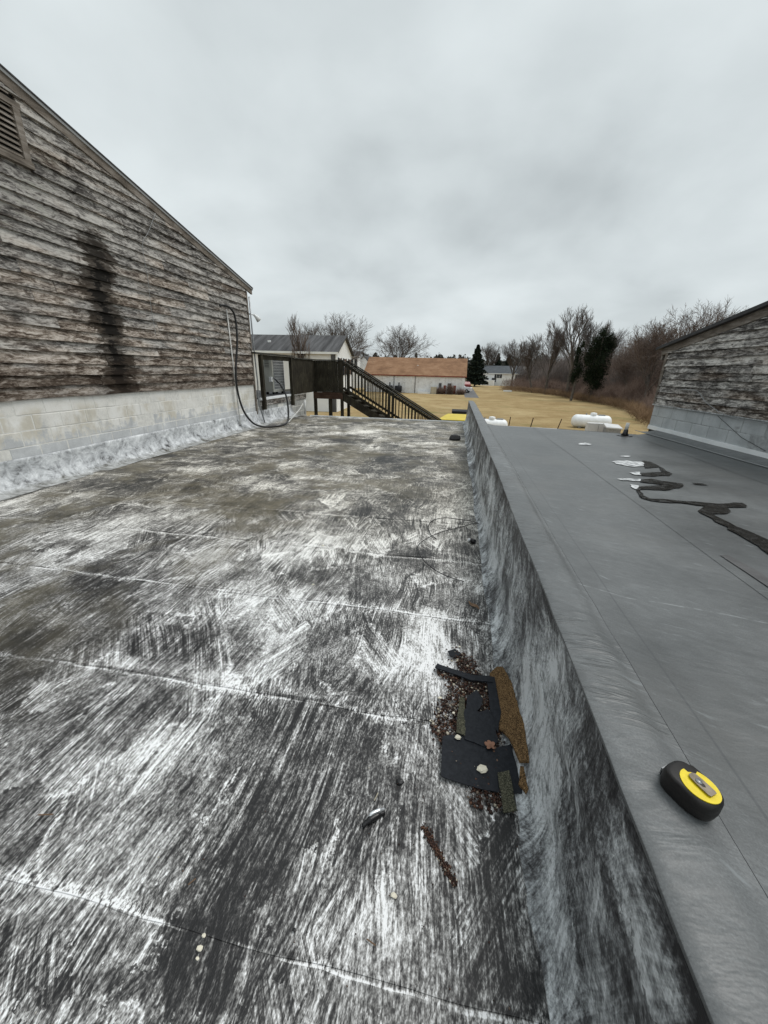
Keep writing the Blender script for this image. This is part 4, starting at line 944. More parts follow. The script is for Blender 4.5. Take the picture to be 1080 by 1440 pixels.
g.col(g.ramp(v, [(.34, (.045, .045, .047)), (.5, (.085, .085, .088)), (.7, (.15, .15, .155))])); MT['greyroof'] = g.m
MT['blueroof'] = simple('slate grey shingles', (.085, .095, .105), .25, 1.2)
MT['glass'] = simple('dark window glass', (.03, .035, .04), .2, 2, .15, .5)
MT['shutter'] = simple('black shutters', (.015, .016, .02), .1, 2)
MT['brick_red'] = simple('rust red paint', (.22, .06, .04), .3, 2)
MT['tan'] = simple('tan board', (.46, .42, .33), .15, 2)

def quadbox(mbname, P4, z0, z1, mat, parent):
    """vertical prism over a plan polygon"""
    return MB().prism(P4, z0, z1).build(mbname, mat, parent)
def slab(name, q, th, mat, parent):
    q = [Vector(v) for v in q]; n = (q[1]-q[0]).cross(q[3]-q[0]).normalized()
    if n.z < 0: n = -n
    V = q+[v-n*th for v in q]
    return MB().add(V, [(0, 1, 2, 3), (7, 6, 5, 4), (0, 4, 5, 1), (1, 5, 6, 2), (2, 6, 7, 3), (3, 7, 4, 0)]).build(name, mat, parent)
def gable(nm, lab, P0, P1, depth, eave, ridge, over, mw, mr, wallmat_z=0):
    """building with front wall P0->P1, gable ends on the sides; returns (thing, P0, u, n)"""
    P0, P1 = Vector((*P0, 0)), Vector((*P1, 0)); u = (P1-P0).normalized(); n = Vector((-u.y, u.x, 0)); L = (P1-P0).length
    t = thing(nm, lab, 'building', tuple(P0+u*L/2+Vector((0, 0, GZ))))
    zc = Vector((0, 0, 1))
    a = [P0, P1, P1+n*depth, P0+n*depth]
    V = [p+zc*GZ for p in a]+[p+zc*eave for p in a]+[P0+n*depth/2+zc*(ridge-.06), P1+n*depth/2+zc*(ridge-.06)]
    MB().add(V, [(0, 1, 5, 4), (2, 3, 7, 6), (1, 2, 6, 9, 5), (3, 0, 4, 8, 7)]).build('wall', mw, t)
    sl_ = (ridge-eave)/(depth/2)
    for s_ in (0, 1):
        e0 = P0-u*over+n*(-over if s_ == 0 else depth+over)+zc*(eave-sl_*over); e1 = P1+u*over+n*(-over if s_ == 0 else depth+over)+zc*(eave-sl_*over)
        r0_, r1_ = P0-u*over+n*depth/2+zc*ridge, P1+u*over+n*depth/2+zc*ridge
        slab('roof', [e0, e1, r1_, r0_] if s_ == 0 else [e1, e0, r0_, r1_], .12, mr, t)
    MB().bar(P0-u*over-n*(over+.04)+zc*(eave-sl_*over-.08), P1+u*over-n*(over+.04)+zc*(eave-sl_*over-.08), .05, .2).build('fascia', MT['wsiding'] if mw != MT['whitewash'] else MT['brick_red'], t)
    return t, P0, u, n
def window(t, P0, u, n, s_, z0, z1, w, shut=0., frame='wsiding'):
    c = P0+u*s_
    def bx(name, a, b, za, zb, o0, o1, mat, par):
        V = [c+u*a-n*o1, c+u*b-n*o1, c+u*b-n*o0, c+u*a-n*o0]; o = MB().prism([(p.x, p.y) for p in V], za, zb).build(name, MT[mat], None if par is None else t)
        return o
    f = bx('window', -w/2-.08, w/2+.08, z0-.08, z1+.08, -.02, .05, frame, t)
    for k_ in (0, 1):
        zz0, zz1 = (z0, (z0+z1)/2-.03) if k_ == 0 else ((z0+z1)/2+.03, z1); o = bx('pane', -w/2, w/2, zz0, zz1, .052, .07, 'glass', None); o.parent = f; o.matrix_parent_inverse = f.matrix_parent_inverse.inverted() @ Matrix.Identity(4) if False else Matrix.Identity(4)
        o.matrix_parent_inverse = Matrix.Identity(4)
    if shut:
        for sgn in (-1, 1): bx('shutter', sgn*(w/2+.12) if sgn > 0 else -w/2-.12-shut, sgn*(w/2+.12)+shut if sgn > 0 else -w/2-.12, z0-.05, z1+.05, .0, .08, 'shutter', t)
# barn with the brown roof
bt, P0, u, n = gable('block_building', 'long whitewashed block building with a faded brown shingle roof across the field', (-17.9, 78.7), (1.85, 78.6), 11.0, -.75, 2.45, .25, MT['whitewash'], MT['brownroof'])
for s_, w, z0, z1, m_ in ((16.0, .45, -4.1, -2.6, 'brick_red'), (17.9, .5, -4.1, -2.6, 'brick_red'), (16.9, .7, -4.1, -2.2, 'greyroof'), (15.1, .5, -4.1, -2.2, 'greyroof'), (19.4, .28, GZ, -.8, 'wsiding'), (8.3, .1, GZ, -.85, 'wsiding'), (6.0, .1, GZ, -.85, 'greyroof'), (9.4, .12, GZ, -.85, 'wsiding'), (10.2, .08, GZ, -.85, 'greyroof')):
    c = P0+u*s_; MB().box((c.x-w/2, c.y-.12, z0), (c.x+w/2, c.y-.01, z1)).build('wall_panel' if w > .2 else 'downpipe', MT[m_], bt)
MB().box((-7.0, 77.6, GZ), (-4.6, 78.4, GZ+.35)).build('step', MT['wsiding'], bt)
MB().tube([(-7.6, 81.6, .1), (-7.6, 81.6, 1.0)], .16, 8).build('roof_vent', MT['white_metal'], bt)
tag(MB().box((-4.5, 77.3, GZ), (-3.4, 78.3, GZ+1.3)).build('crate', MT['tan'], None), 'tan cabinet standing against the whitewashed block wall', 'cabinet')
def bushy(x, y, w, h, lab, mat='brush', n=900, nm='bush', sd_=1):
    P = blobpts(n, (x, y, GZ+h*.45), (w, w*.7, h*.55), .3, sd_); rg = np.random.default_rng(sd_)
    tag(link(nm, sticks(P, rg.normal(size=(n, 3))+[0, 0, .8], rg.uniform(.3, .8, n), np.full(n, .02), nm, MT[mat])), lab, 'bush')
bushy(-.8, 77.8, .6, 1.5, 'small bare bush against the whitewashed wall right of the cabinet', sd_=2)
bushy(-2.8, 77.9, .8, .9, 'low bare bush just right of the tan cabinet', sd_=3)
bushy(1.2, 77.9, .7, .7, 'low weedy bush at the right corner of the whitewashed wall', sd_=4)
for x, lab in ((-12.6, 'dark barrel grill at the left against the whitewashed wall'), (-10.8, 'dark covered barrel right of the first against the whitewashed wall')):
    t = thing('barrel', lab, 'barrel', (x, 77.4, GZ)); MB().tube([(x, 77.4, GZ+.1), (x, 77.4, GZ+.4), (x, 77.4, GZ+1.25), (x, 77.4, GZ+1.35)], [.55, .72, .72, .6], 10).build('drum', MT['shutter'], t, True)
    MB().tube([(x+.1, 77.4, GZ+1.35), (x+.1, 77.4, GZ+1.95)], .12, 6).build('chimney', MT['shutter'], t)
# grey roofed house
ht, P0, u, n = gable('bungalow', 'small white bungalow with a slate grey roof beside the thicket', (8.35, 141.5), (23.2, 134.6), 8.0, -.15, 2.1, .35, MT['wsiding'], MT['blueroof'])
for s_, z0, z1, w, sh in ((4.9, -3.1, -1.8, 1.5, 0), (2.3, -3.0, -1.9, 1.4, 0), (6.2, -1.75, -.65, 1.1, .55), (13.2, -2.35, -.75, 1.3, .55)): window(ht, P0, u, n, s_, z0, z1, w, sh)
c = P0+u*3.6-n*1.8; V = [c-u*1.7-n*.7, c+u*2.0-n*.7, c+u*2.0+n*.7, c-u*1.7+n*.7]
MB().prism([(p.x, p.y) for p in V], GZ, GZ+1.7).build('porch_wall', MT['wsiding'], ht)
c = P0+u*10+n*2; MB().tube([(c.x, c.y, .8), (c.x, c.y, 1.6)], .15, 6).build('roof_vent', MT['white_metal'], ht)
dsh = P0+u*14.6-n*.4
sdm = MB(); sdm.tube([tuple(dsh+Vector((0, 0, 1.45))), tuple(dsh+Vector((-.08, -.12, 1.45)))], [.42, .36], 12)
tag(sdm.build('satellite_dish', MT['white_metal'], None), 'white satellite dish at the right end of the grey roof', 'satellite dish')
for x, y, lab in ((6.9, 138.6, 'dark bin by the left corner of the bungalow, the left one'), (8.1, 138.0, 'dark bin by the left corner of the bungalow, the right one')):
    t = thing('wheelie_bin', lab, 'bin', (x, y, GZ)); MB().prism([(x-.35, y-.35), (x+.35, y-.35), (x+.4, y+.4), (x-.4, y+.4)], GZ, GZ+1.1).build('bin_body', MT['shutter'], t); MB().box((x-.42, y-.42, GZ+1.1), (x+.42, y+.45, GZ+1.2)).build('lid', MT['shutter'], t)
# long dark roofed house and its wing on the left
lt, P0, u, n = gable('long_house', 'long white building with a streaked dark grey roof behind the deck', (-34, 37.6), (-11.75, 39.0), 8.0, 1.62, 3.30, .3, MT['wsiding'], MT['greyroof'])
for s_ in (6.0, 12.4):
    c = P0+u*(s_+2.4)+n*2.0; MB().box((c.x-.14, c.y-.1, 2.25), (c.x+.14, c.y+.1, 2.62)).build('roof_vent', MT['white_metal'], lt)
MB().box((-12.2, 38.80, GZ), (-11.82, 38.96, 1.5)).build('corner_post', MT['greyroof'], lt)
E0 = P0+u*(Vector((-11.75, 39.0, 0))-P0).length     # gable end facing right
ge = E0; gu = n; gn = -u
for s_, z0, z1, w in ((1.6, -.6, 1.0, .8), (4.1, -.6, 1.0, .8), (6.8, -.6, 1.0, .8)):
    window(lt, ge, gu, gn, s_, z0, z1, w, .28)
wt, P0, u, n = gable('white_house', 'white two storey house with dark shuttered windows behind the top of the staircase', (-28.0, 92.0), (-22.5, 92.0), 7.0, 2.9, 4.0, .3, MT['wsiding'], MT['greyroof'])
for s_ in (3.0, 4.1, 5.0): window(wt, P0, u, n, s_, .2, 2.2, .45, .0, 'shutter')
w2, P0, u, n = gable('white_annex', 'white annex with a plain gable left of the brown roof', (-20.1, 95.0), (-20.1, 104.0), 3.4, 1.2, 3.1, .15, MT['wsiding'], MT['greyroof'])
# vehicles by the barn
MT['paint_white'] = simple('white vehicle paint', (.7, .72, .74), .05, 2, .3, .5)
MT['paint_red'] = simple('dark red vehicle paint', (.20, .02, .02), .1, 2, .3, .5)
MT['tyre'] = simple('tyre rubber', (.018, .018, .02), .2, 6, .8)
def car(nm, lab, x, y, rz_, prof_, wins, mat, L):
    t = bpy.data.objects.new(nm, None); COL.objects.link(t); t.location = (x, y, GZ); t.rotation_euler = (0, 0, rz_); tag(t, lab, 'pickup' if 'pickup' in nm else 'car')
    def px_(name, poly, w0, w1, m_):
        n_ = len(poly); V = [(a, w0, b) for a, b in poly]+[(a, w1, b) for a, b in poly]
        o = link(name, mesh(name, V, [tuple(range(n_)), tuple(range(2*n_-1, n_-1, -1))]+[(i, i+n_, (i+1) % n_+n_, (i+1) % n_) for i in range(n_)], MT[m_]), None); o.parent = t; return o
    px_('body', prof_, -.9, .9, mat)
    for w in wins:
        for s_ in (-1, 1): px_('window', w, s_*.905, s_*.915, 'glass')
    for wx in (.85, L-1.05):
        for s_ in (-1, 1):
            mb = MB().tube([(wx, s_*.70, .37), (wx, s_*.74, .37), (wx, s_*.90, .37), (wx, s_*.93, .37)], [.30, .37, .37, .30], 16); o = mb.build('wheel', MT['tyre']); o.parent = t
            r_ = MB().tube([(wx, s_*.925, .37), (wx, s_*.94, .37)], .2, 12).build('rim', MT['grey_metal']); r_.parent = o
    for yy in (-.65, .65):
        px_('tail_light', [(-.01, .7), (-.01, .9), (.03, .9), (.03, .7)], yy-.1, yy+.1, 'paint_red')
car('pickup_truck', 'white pickup truck parked at the right end of the whitewashed building', 3.55, 86, math.pi*.93,
    [(0, .45), (0, .95), (.15, 1.1), (1.5, 1.15), (2.0, 1.75), (3.3, 1.8), (3.6, 1.15), (5.3, 1.12), (5.4, .9), (5.4, .45)], [[(1.75, 1.2), (2.1, 1.65), (3.2, 1.68), (3.4, 1.2)]], 'paint_white', 5.4)
car('parked_car', 'dark red car parked behind the white pickup', 3.2, 104, math.pi*.6,
    [(0, .4), (0, 1.0), (.5, 1.25), (1.0, 1.75), (3.0, 1.8), (3.6, 1.2), (4.5, 1.05), (4.6, .4)], [[(.8, 1.25), (1.2, 1.65), (2.9, 1.68), (3.3, 1.25)]], 'paint_red', 4.6)

# dumpsters just beyond the roof, posts, gas tanks
MT['yellow'] = simple('yellow plastic', (.62, .48, .05), .12, 3, .5, .4)
MT['dgreen'] = simple('dark green steel', (.02, .03, .02), .2, 4, .5, .4)
t = thing('dumpster', 'dark green dumpster with yellow lid just past the roof edge', 'dumpster', (.1, 26.8, GZ))
V = [(-.85, 25.7), (.95, 25.7), (.95, 27.9), (-.62, 27.9)]
MB().prism([(-.80, 25.8), (1.0, 25.8), (1.0, 27.8), (-.55, 27.8)], GZ, -3.02).build('bin_body', MT['dgreen'], t)
MB().add([(-.92, 25.55, -3.02), (1.0, 25.55, -3.02), (1.0, 28.0, -2.98), (-.62, 28.0, -2.98), (-.86, 25.62, -2.94), (1.0, 25.62, -2.94), (1.0, 27.95, -2.80), (-.30, 27.95, -2.80)], [(4, 5, 6, 7), (0, 1, 5, 4), (1, 2, 6, 5), (2, 3, 7, 6), (3, 0, 4, 7)]).build('lid', MT['yellow'], t)
MB().box((-.92, 25.50, -3.10), (1.0, 25.545, -2.97)).build('lid_rim', MT['dgreen'], t)
t = thing('dumpster', 'black lidded dumpster standing behind the yellow lidded one', 'dumpster', (.6, 31.5, GZ))
MB().prism([(.02, 30.8), (1.9, 30.8), (1.9, 32.4), (.02, 32.4)], GZ, -3.05).build('bin_body', MT['dgreen'], t)
MB().box((-.06, 30.7, -3.05), (1.98, 32.5, -2.88)).build('lid', MT['shutter'], t)
def tank(x, y, z, L, r, rz_, lab, nm='propane_tank'):
    t = bpy.data.objects.new(nm, None); COL.objects.link(t); t.location = (x, y, GZ); t.rotation_euler = (0, 0, rz_); tag(t, lab, 'gas tank', 'white gas tanks beyond the roof')
    h = z-GZ; P = []; R = []
    for k_ in range(6): a = math.pi/2*k_/5; P.append((-L/2+r*.75-r*.75*math.cos(a), 0, h)); R.append(max(.02, r*math.sin(a)))
    for k_ in range(6): a = math.pi/2*(1-k_/5); P.append((L/2-r*.75+r*.75*math.cos(a), 0, h)); R.append(max(.02, r*math.sin(a)))
    o = MB().tube(P, R, 20).build('tank_shell', MT['white_metal'], None, True); o.parent = t
    o = MB().tube([(.1, 0, h+r-.03), (.1, 0, h+r+.16), (.1, 0, h+r+.20)], [.26, .24, .05], 12).build('valve_dome', MT['white_metal']); o.parent = t
    o = MB().tube([(-.45, 0, h+r-.05), (-.45, 0, h+r+.12)], .05, 8).build('valve', MT['grey_metal']); o.parent = t
    o = MB().box((.45, -.12, h+r-.04), (.95, .12, h+r+.06)).build('lifting_lug', MT['grey_metal']); o.parent = t
    for xx in (-L*.28, L*.28): o = MB().box((xx-.1, -.35, 0), (xx+.1, .35, h-r*.75)).build('saddle', MT['grey_metal']); o.parent = t
tank(11.4, 34.8, -3.66, 3.05, .52, -.12, 'large white gas tank lying past the far edge of the grey roof, valves on top')
tank(3.0, 31.6, -3.93, 2.7, .48, .05, 'smaller looking white gas tank half hidden behind the end of the parapet')
MT['offwhite'] = simple('off white panel', (.6, .6, .6), .12, 2)
t = thing('meter_cabinet', 'low white cabinet in front of the large gas tank', 'cabinet', (10.9, 32, GZ)); MB().box((10.25, 31.7, GZ), (11.75, 32.3, -3.47)).build('cabinet_body', MT['offwhite'], t); MB().box((10.98, 31.68, GZ+.02), (11.0, 31.70, -3.5)).build('door_seam', MT['grey_metal'], t)
tag(MB().bar((11.35, 31.4, -3.95), (11.75, 31.4, -3.42), .08, .08).build('red_rod', MT['brick_red']), 'slanting red rod in front of the white cabinet by the gas tank', 'rod')
t = thing('condenser_box', 'small grey and white box right of the white cabinet', 'box', (11.7, 30.6, GZ)); MB().box((11.1, 30.3, GZ), (12.05, 31.0, -3.62)).build('box_body', MT['grey_metal'], t); MB().add([(11.02, 30.2, -3.62), (12.12, 30.2, -3.66), (12.1, 31.1, -3.5), (11.05, 31.1, -3.42), (11.02, 30.2, -3.54), (12.12, 30.2, -3.58), (12.1, 31.1, -3.42), (11.05, 31.1, -3.34)], [(4, 5, 6, 7), (0, 1, 5, 4), (1, 2, 6, 5), (2, 3, 7, 6), (3, 0, 4, 7)]).build('lid', MT['offwhite'], t)
for i, (x, xb, lab) in enumerate(((4.25, 4.28, 'leftmost thin rusty post in the grass past the grey roof'), (5.86, 5.80, 'middle thin rusty post in the grass past the grey roof'), (7.83, 7.66, 'right thin rusty post leaning beside the gas tank'))):
    tag(MB().tube([(xb-.1, 30, GZ), (x, 30, -3.06)], .035, 6).build('fence_post', MT['deck_red']), lab, 'post', 'rusty posts past the grey roof')
tag(MB().prism([(-9.6, 68), (-9.2, 68), (-9.2, 68.3), (-9.6, 68.3)], GZ, GZ+.16).build('litter', MT['wsiding']), 'scrap of white litter on the lawn in front of the block building', 'litter')
tag(MB().prism([(11.3, 97), (13.2, 96.6), (13.0, 97.6), (11.5, 97.8)], GZ+.01, GZ+.3).build('boulder', MT['wsiding']), 'pale flat slab lying in the grass before the bungalow weeds', 'slab')

# ------------------------------------------------------------------ things lying on the roofs
def lump(nm, lab, cat, x, y, z, s, mat, group=None, seed=0, flatk=.45):
    rg = random.Random(seed); V = []; F = []; n = 7
    V.append((x, y, z)); 
    for r_, h in ((.9, 0.), (1., .3), (.72, .8)):
        for k_ in range(n):
            a = 6.283*k_/n; q = s*r_*rg.uniform(.75, 1.15); V.append((x+q*math.cos(a), y+q*.8*math.sin(a), z+s*flatk*h*rg.uniform(.85, 1.1)))
    V.append((x, y, z+s*flatk*.95)); 
    for k_ in range(n): F.append((0, 1+(k_+1) % n, 1+k_))
    for r_ in range(2):
        for k_ in range(n): a, b = 1+r_*n+k_, 1+r_*n+(k_+1) % n; F.append((a, b, b+n, a+n))
    for k_ in range(n): F.append((1+2*n+k_, 1+2*n+(k_+1) % n, 1+3*n))
    return tag(link(nm, mesh(nm, V, F, mat)), lab, cat, group)
MT['chip'] = simple('pale stone chip', (.72, .68, .56), .12, 40)
g = G('torn black rubber sheet', .7, .22); n_ = g.noise(g.pos(), 60, 4, .7); g.col(g.ramp(n_, [(.35, (.010, .012, .016)), (.7, (.022, .025, .031))])); g.bump(n_, .0015, .5); MT['rubber'] = g.m
def gran(name, a, b, c3):
    g = G(name, .9, .2); v = g.vor(g.pos(), 420); r_ = g.sep(v['Color'])[0]; n_ = g.noise(g.pos(), 25, 4, .7)
    c = g.ramp(g.M('ADD', g.M('MULTIPLY', r_, .7), g.M('MULTIPLY', n_, .3)), [(.2, a), (.5, b), (.85, c3)]); g.col(c); g.bump(r_, .002, .8); return g.m
MT['shbrown'] = gran('brown granule shingle', (.025, .016, .009), (.13, .078, .035), (.34, .21, .10))
MT['shgreen'] = gran('green granule shingle', (.02, .021, .015), (.065, .065, .045), (.16, .155, .11))
MT['gravel_dk'] = None
g = G('dark mineral granules', .7, .35); r_ = g.N.new('ShaderNodeNewGeometry').outputs['Random Per Island']; g.col(g.ramp(r_, [(.0, (.012, .008, .006)), (.6, (.06, .028, .02)), (.86, (.12, .06, .035)), (.93, (.2, .17, .14)), (.985, (.55, .5, .4))])); MT['gravel_dk'] = g.m
def piece(nm, lab, cat, poly, z, th, mat, tilt=(0, 0), fine=.004, warp=.003, seed=1):
    P = []; n = len(poly)
    for i in range(n):
        a, b = poly[i], poly[(i+1) % n]; L = math.hypot(b[0]-a[0], b[1]-a[1]); m = max(1, int(L/.018))
        for q in range(m):
            t = q/m; x, y = a[0]+(b[0]-a[0])*t, a[1]+(b[1]-a[1])*t; P.append((x+fine*nz(x, y, 40, seed), y+fine*nz(x, y, 40, seed+5)))
    cx = sum(p[0] for p in P)/len(P); cy = sum(p[1] for p in P)/len(P); m = len(P)
    zf = lambda x, y: z+tilt[0]*(x-cx)+tilt[1]*(y-cy)+warp*nz(x, y, 8, seed)
    V = [(x, y, zf(x, y)+th) for x, y in P]+[(x, y, zf(x, y)) for x, y in P]+[(cx, cy, zf(cx, cy)+th)]
    F = [(i, (i+1) % m, 2*m) for i in range(m)]+[(i, i+m, (i+1) % m+m, (i+1) % m) for i in range(m)]
    return tag(link(nm, mesh(nm, V, F, mat)), lab, cat)
zz = Z0+.006
piece('rubber_sheet', 'large torn black rubber sheet at the foot of the parapet, pale chip on it', 'rubber sheet', [(.075, 1.315), (.165, 1.345), (.30, 1.30), (.385, 1.335), (.40, 1.12), (.335, 1.105), (.24, 1.105), (.075, 1.125)], zz+.014, .004, MT['rubber'], seed=1)
piece('rubber_sheet', 'smaller black rubber sheet overlapping the top of the large one', 'rubber sheet', [(.175, 1.47), (.20, 1.50), (.245, 1.47), (.29, 1.50), (.31, 1.46), (.325, 1.33), (.285, 1.29), (.235, 1.30), (.175, 1.315)], zz+.024, .004, MT['rubber'], (.0, .05), seed=2)
piece('rubber_scrap', 'little black rubber scrap on the granules above the two sheets', 'rubber scrap', [(.19, 1.55), (.24, 1.60), (.27, 1.55), (.255, 1.49), (.22, 1.46), (.185, 1.49)], zz+.032, .004, MT['rubber'], (.1, .1), seed=3)
piece('rubber_scrap', 'black rubber scrap at the top of the granule pile', 'rubber scrap', [(.09, 1.90), (.13, 1.93), (.17, 1.89), (.13, 1.85), (.10, 1.86)], zz+.010, .005, MT['rubber'], seed=4)
piece('rubber_scrap', 'thin black rubber strip wedged between the brown shingle and the sheets', 'rubber scrap', [(.30, 1.72), (.345, 1.73), (.355, 1.50), (.33, 1.38), (.305, 1.42)], zz+.02, .004, MT['rubber'], seed=5)
piece('shingle_piece', 'long brown granule covered shingle leaning on the foot of the parapet', 'shingle', [(.325, 1.78), (.365, 1.82), (.395, 1.80), (.425, 1.66), (.43, 1.55), (.375, 1.53), (.35, 1.60), (.325, 1.66)], zz+.020, .010, MT['shbrown'], (.65, .0), seed=6)
piece('shingle_piece', 'lower brown shingle piece along the foot of the parapet, below the crack', 'shingle', [(.335, 1.64), (.375, 1.526), (.43, 1.545), (.44, 1.40), (.435, 1.22), (.40, 1.23), (.375, 1.35), (.33, 1.42)], zz+.034, .010, MT['shbrown'], (.6, .0), seed=7)
piece('shingle_piece', 'short brown shingle corner beside the lower right edge of the black sheet', 'shingle', [(.402, 1.225), (.437, 1.215), (.425, 1.13), (.41, 1.11), (.39, 1.15)], zz+.026, .009, MT['shbrown'], (.4, .0), seed=8)
piece('shingle_piece', 'small speckled green shingle tab sticking out below the black sheet', 'shingle', [(.305, 1.175), (.355, 1.19), (.365, 1.045), (.315, 1.03)], zz+.024, .006, MT['shgreen'], (.05, .1), seed=9)
piece('shingle_piece', 'narrow green shingle sliver on the left edge of the small black sheet', 'shingle', [(.155, 1.55), (.18, 1.55), (.178, 1.33), (.135, 1.34)], zz+.020, .006, MT['shgreen'], seed=10)
piece('wood_stick', 'dark flat strip lying across the granule pile', 'strip', [(.015, 1.735), (.03, 1.765), (.22, 1.715), (.33, 1.725), (.33, 1.685), (.22, 1.675)], zz+.022, .008, MT['rubber'], seed=11)
# granules
def granules(nm, lab, pts, szs, z):
    n = len(pts); rg = np.random.default_rng(4); base = np.array([[1, 0, 0], [-1, 0, 0], [0, 1, 0], [0, -1, 0], [0, 0, 1], [0, 0, -1]], float)
    Fo = np.array([[0, 2, 4], [2, 1, 4], [1, 3, 4], [3, 0, 4], [2, 0, 5], [1, 2, 5], [3, 1, 5], [0, 3, 5]])
    V = base[None]*szs[:, None, None]*rg.uniform(.6, 1.4, (n, 6, 1)); an = rg.uniform(0, 6.28, n); c_, s_ = np.cos(an), np.sin(an)
    X = V[:, :, 0]*c_[:, None]-V[:, :, 1]*s_[:, None]; Y = V[:, :, 0]*s_[:, None]+V[:, :, 1]*c_[:, None]
    V = np.stack([X+pts[:, 0, None], Y+pts[:, 1, None], V[:, :, 2]*.7+z[:, None]], 2)
    F = (np.arange(n)[:, None, None]*6+Fo[None]).reshape(-1, 3)
    return tag(link(nm, npmesh(nm, V.reshape(-1, 3), F, MT['gravel_dk'])), lab, 'debris', kind='stuff')
rg = np.random.default_rng(12)
def inpoly(P, poly):
    x, y = P[:, 0], P[:, 1]; c_ = np.zeros(len(P), bool); n = len(poly)
    for i in range(n):
        (x1, y1), (x2, y2) = poly[i], poly[(i+1) % n]; m = ((y1 > y) != (y2 > y)) & (x < (x2-x1)*(y-y1)/(y2-y1+1e-9)+x1); c_ ^= m
    return c_
pile = [(.10, 1.93), (.22, 1.88), (.27, 1.75), (.34, 1.70), (.34, 1.06), (.20, 1.05), (.20, 1.12), (.08, 1.28), (.03, 1.36), (.05, 1.50), (.10, 1.58), (.10, 1.66), (.02, 1.72), (.05, 1.76), (.16, 1.74)]
P = rg.uniform((.0, 1.0), (.42, 1.98), (14000, 2)); P = P+rg.normal(0, .012, P.shape); P = P[inpoly(P, pile)]; P = P+rg.normal(0, .014, P.shape)
granules('shingle_granules', 'dark reddish loose granules and crumbs heaped at the foot of the parapet', P, .0018+.0085*rg.uniform(0, 1, len(P))**2.6, Z0+.004+rg.uniform(0, .017, len(P)))
t_ = rg.uniform(0, 1, 520); P = np.stack([.02+.115*t_+rg.normal(0, .006, 520), .935-.15*t_+rg.normal(0, .007, 520)], 1)
granules('granule_trail', 'narrow trail of reddish granules lying in a groove of the roof below the debris heap', P, rg.uniform(.0018, .0055, 520), Z0+.004+rg.uniform(0, .006, 520))
P = np.concatenate([rg.normal((.12, 1.5), (.16, .25), (300, 2)), rg.uniform((-1.2, .5), (.3, 3), (260, 2))])
granules('scattered_grit', 'scattered dark and pale grit specks on the silver coated roof', P, rg.uniform(.0012, .0036, len(P)), np.full(len(P), Z0+.005))
chips = [(.245, 1.185, zz+.022, .024, 'large pale chip lying on the large black sheet'), (.145, 1.315, zz+.026, .016, 'white chip at the upper left corner of the black sheet'), (.055, 1.545, zz+.004, .011, 'pale chip at the left edge of the granule heap'), (.02, 1.40, zz+.002, .010, 'pale chip lower left of the granule heap'), (.125, 1.455, zz+.016, .008, 'small pale chip left of the green sliver'), (.235, 1.60, zz+.03, .007, 'tiny white chip by the little rubber scrap'),
         (-.06, .72, zz-.002, .011, 'white round pebble alone below the shiny scrap'), (-.60, .497, zz-.002, .010, 'cream stone chip on the lap seam at bottom left'), (-.605, .524, zz-.002, .008, 'smaller cream chip above the one on the seam'), (-.595, .478, zz-.002, .006, 'smallest cream chip below the one on the seam'),
         (.16, 1.97, zz, .008, 'white chip above the top of the granule heap'), (-.97, 2.47, zz, .012, 'white crumb on the roof left of the wire loop'), (-1.12, 3.16, zz, .014, 'white crumb on the bright coated patch')]
for i, (x, y, z, s_, lab) in enumerate(chips): lump('stone_chip', lab, 'stone chip', x, y, z, s_, MT['chip'], 'pale chips on the roof', i)
MT['leaf'] = simple('dry brown leaf', (.25, .13, .085), .3, 60, .7)
def leaf(lab, cx, cy, z, s_, rz_, mat, lobes=True, ratio=.55):
    V = [(cx, cy, z+s_*.12)]; n = 20
    for k_ in range(n):
        a = 6.283*k_/n; r_ = s_*(.62+.38*abs(math.cos(a*2.5))) if lobes else s_
        x, y = r_*math.cos(a), r_*math.sin(a)*(1 if lobes else ratio)
        V.append((cx+x*math.cos(rz_)-y*math.sin(rz_), cy+x*math.sin(rz_)+y*math.cos(rz_), z+.25*s_*(.5+.5*math.sin(a*3+1))))
    F = [(0, 1+k_, 1+(k_+1) % n) for k_ in range(n)]; V2 = [(x, y, w-.0012) for x, y, w in V]; m = n+1
    F += [(m, m+1+(k_+1) % n, m+1+k_) for k_ in range(n)]+[(1+k_, m+1+k_, m+1+(k_+1) % n, 1+(k_+1) % n) for k_ in range(n)]
    return tag(link('leaf', mesh('leaf', V+V2, F, mat)), lab, 'leaf')
leaf('curled pinkish brown leaf on the upper right of the large black sheet', .285, 1.30, zz+.030, .025, .5, MT['leaf'])
MT['stick'] = simple('brown wood bark', (.17, .11, .07), .3, 30)
leaf('long brown leaf lying near the foot of the parapet above the debris', .265, 2.43, zz+.004, .055, 2.3, MT['stick'], False, .28)
lump('clod', 'dark clod of debris beside the parapet near the far end of the roof', 'clod', .12, 9.7, Z0, .16, MT['shingle_dark'], None, 4, .9)
lump('tar_blob', 'black tar crumb above the shiny scrap', 'tar crumb', -.09, 1.085, zz-.003, .018, MT['tar'], None, 5)
lump('tar_blob', 'small black tar dot at the lower middle of the roof', 'tar crumb', -.345, .585, zz-.003, .007, MT['tar'], None, 6)
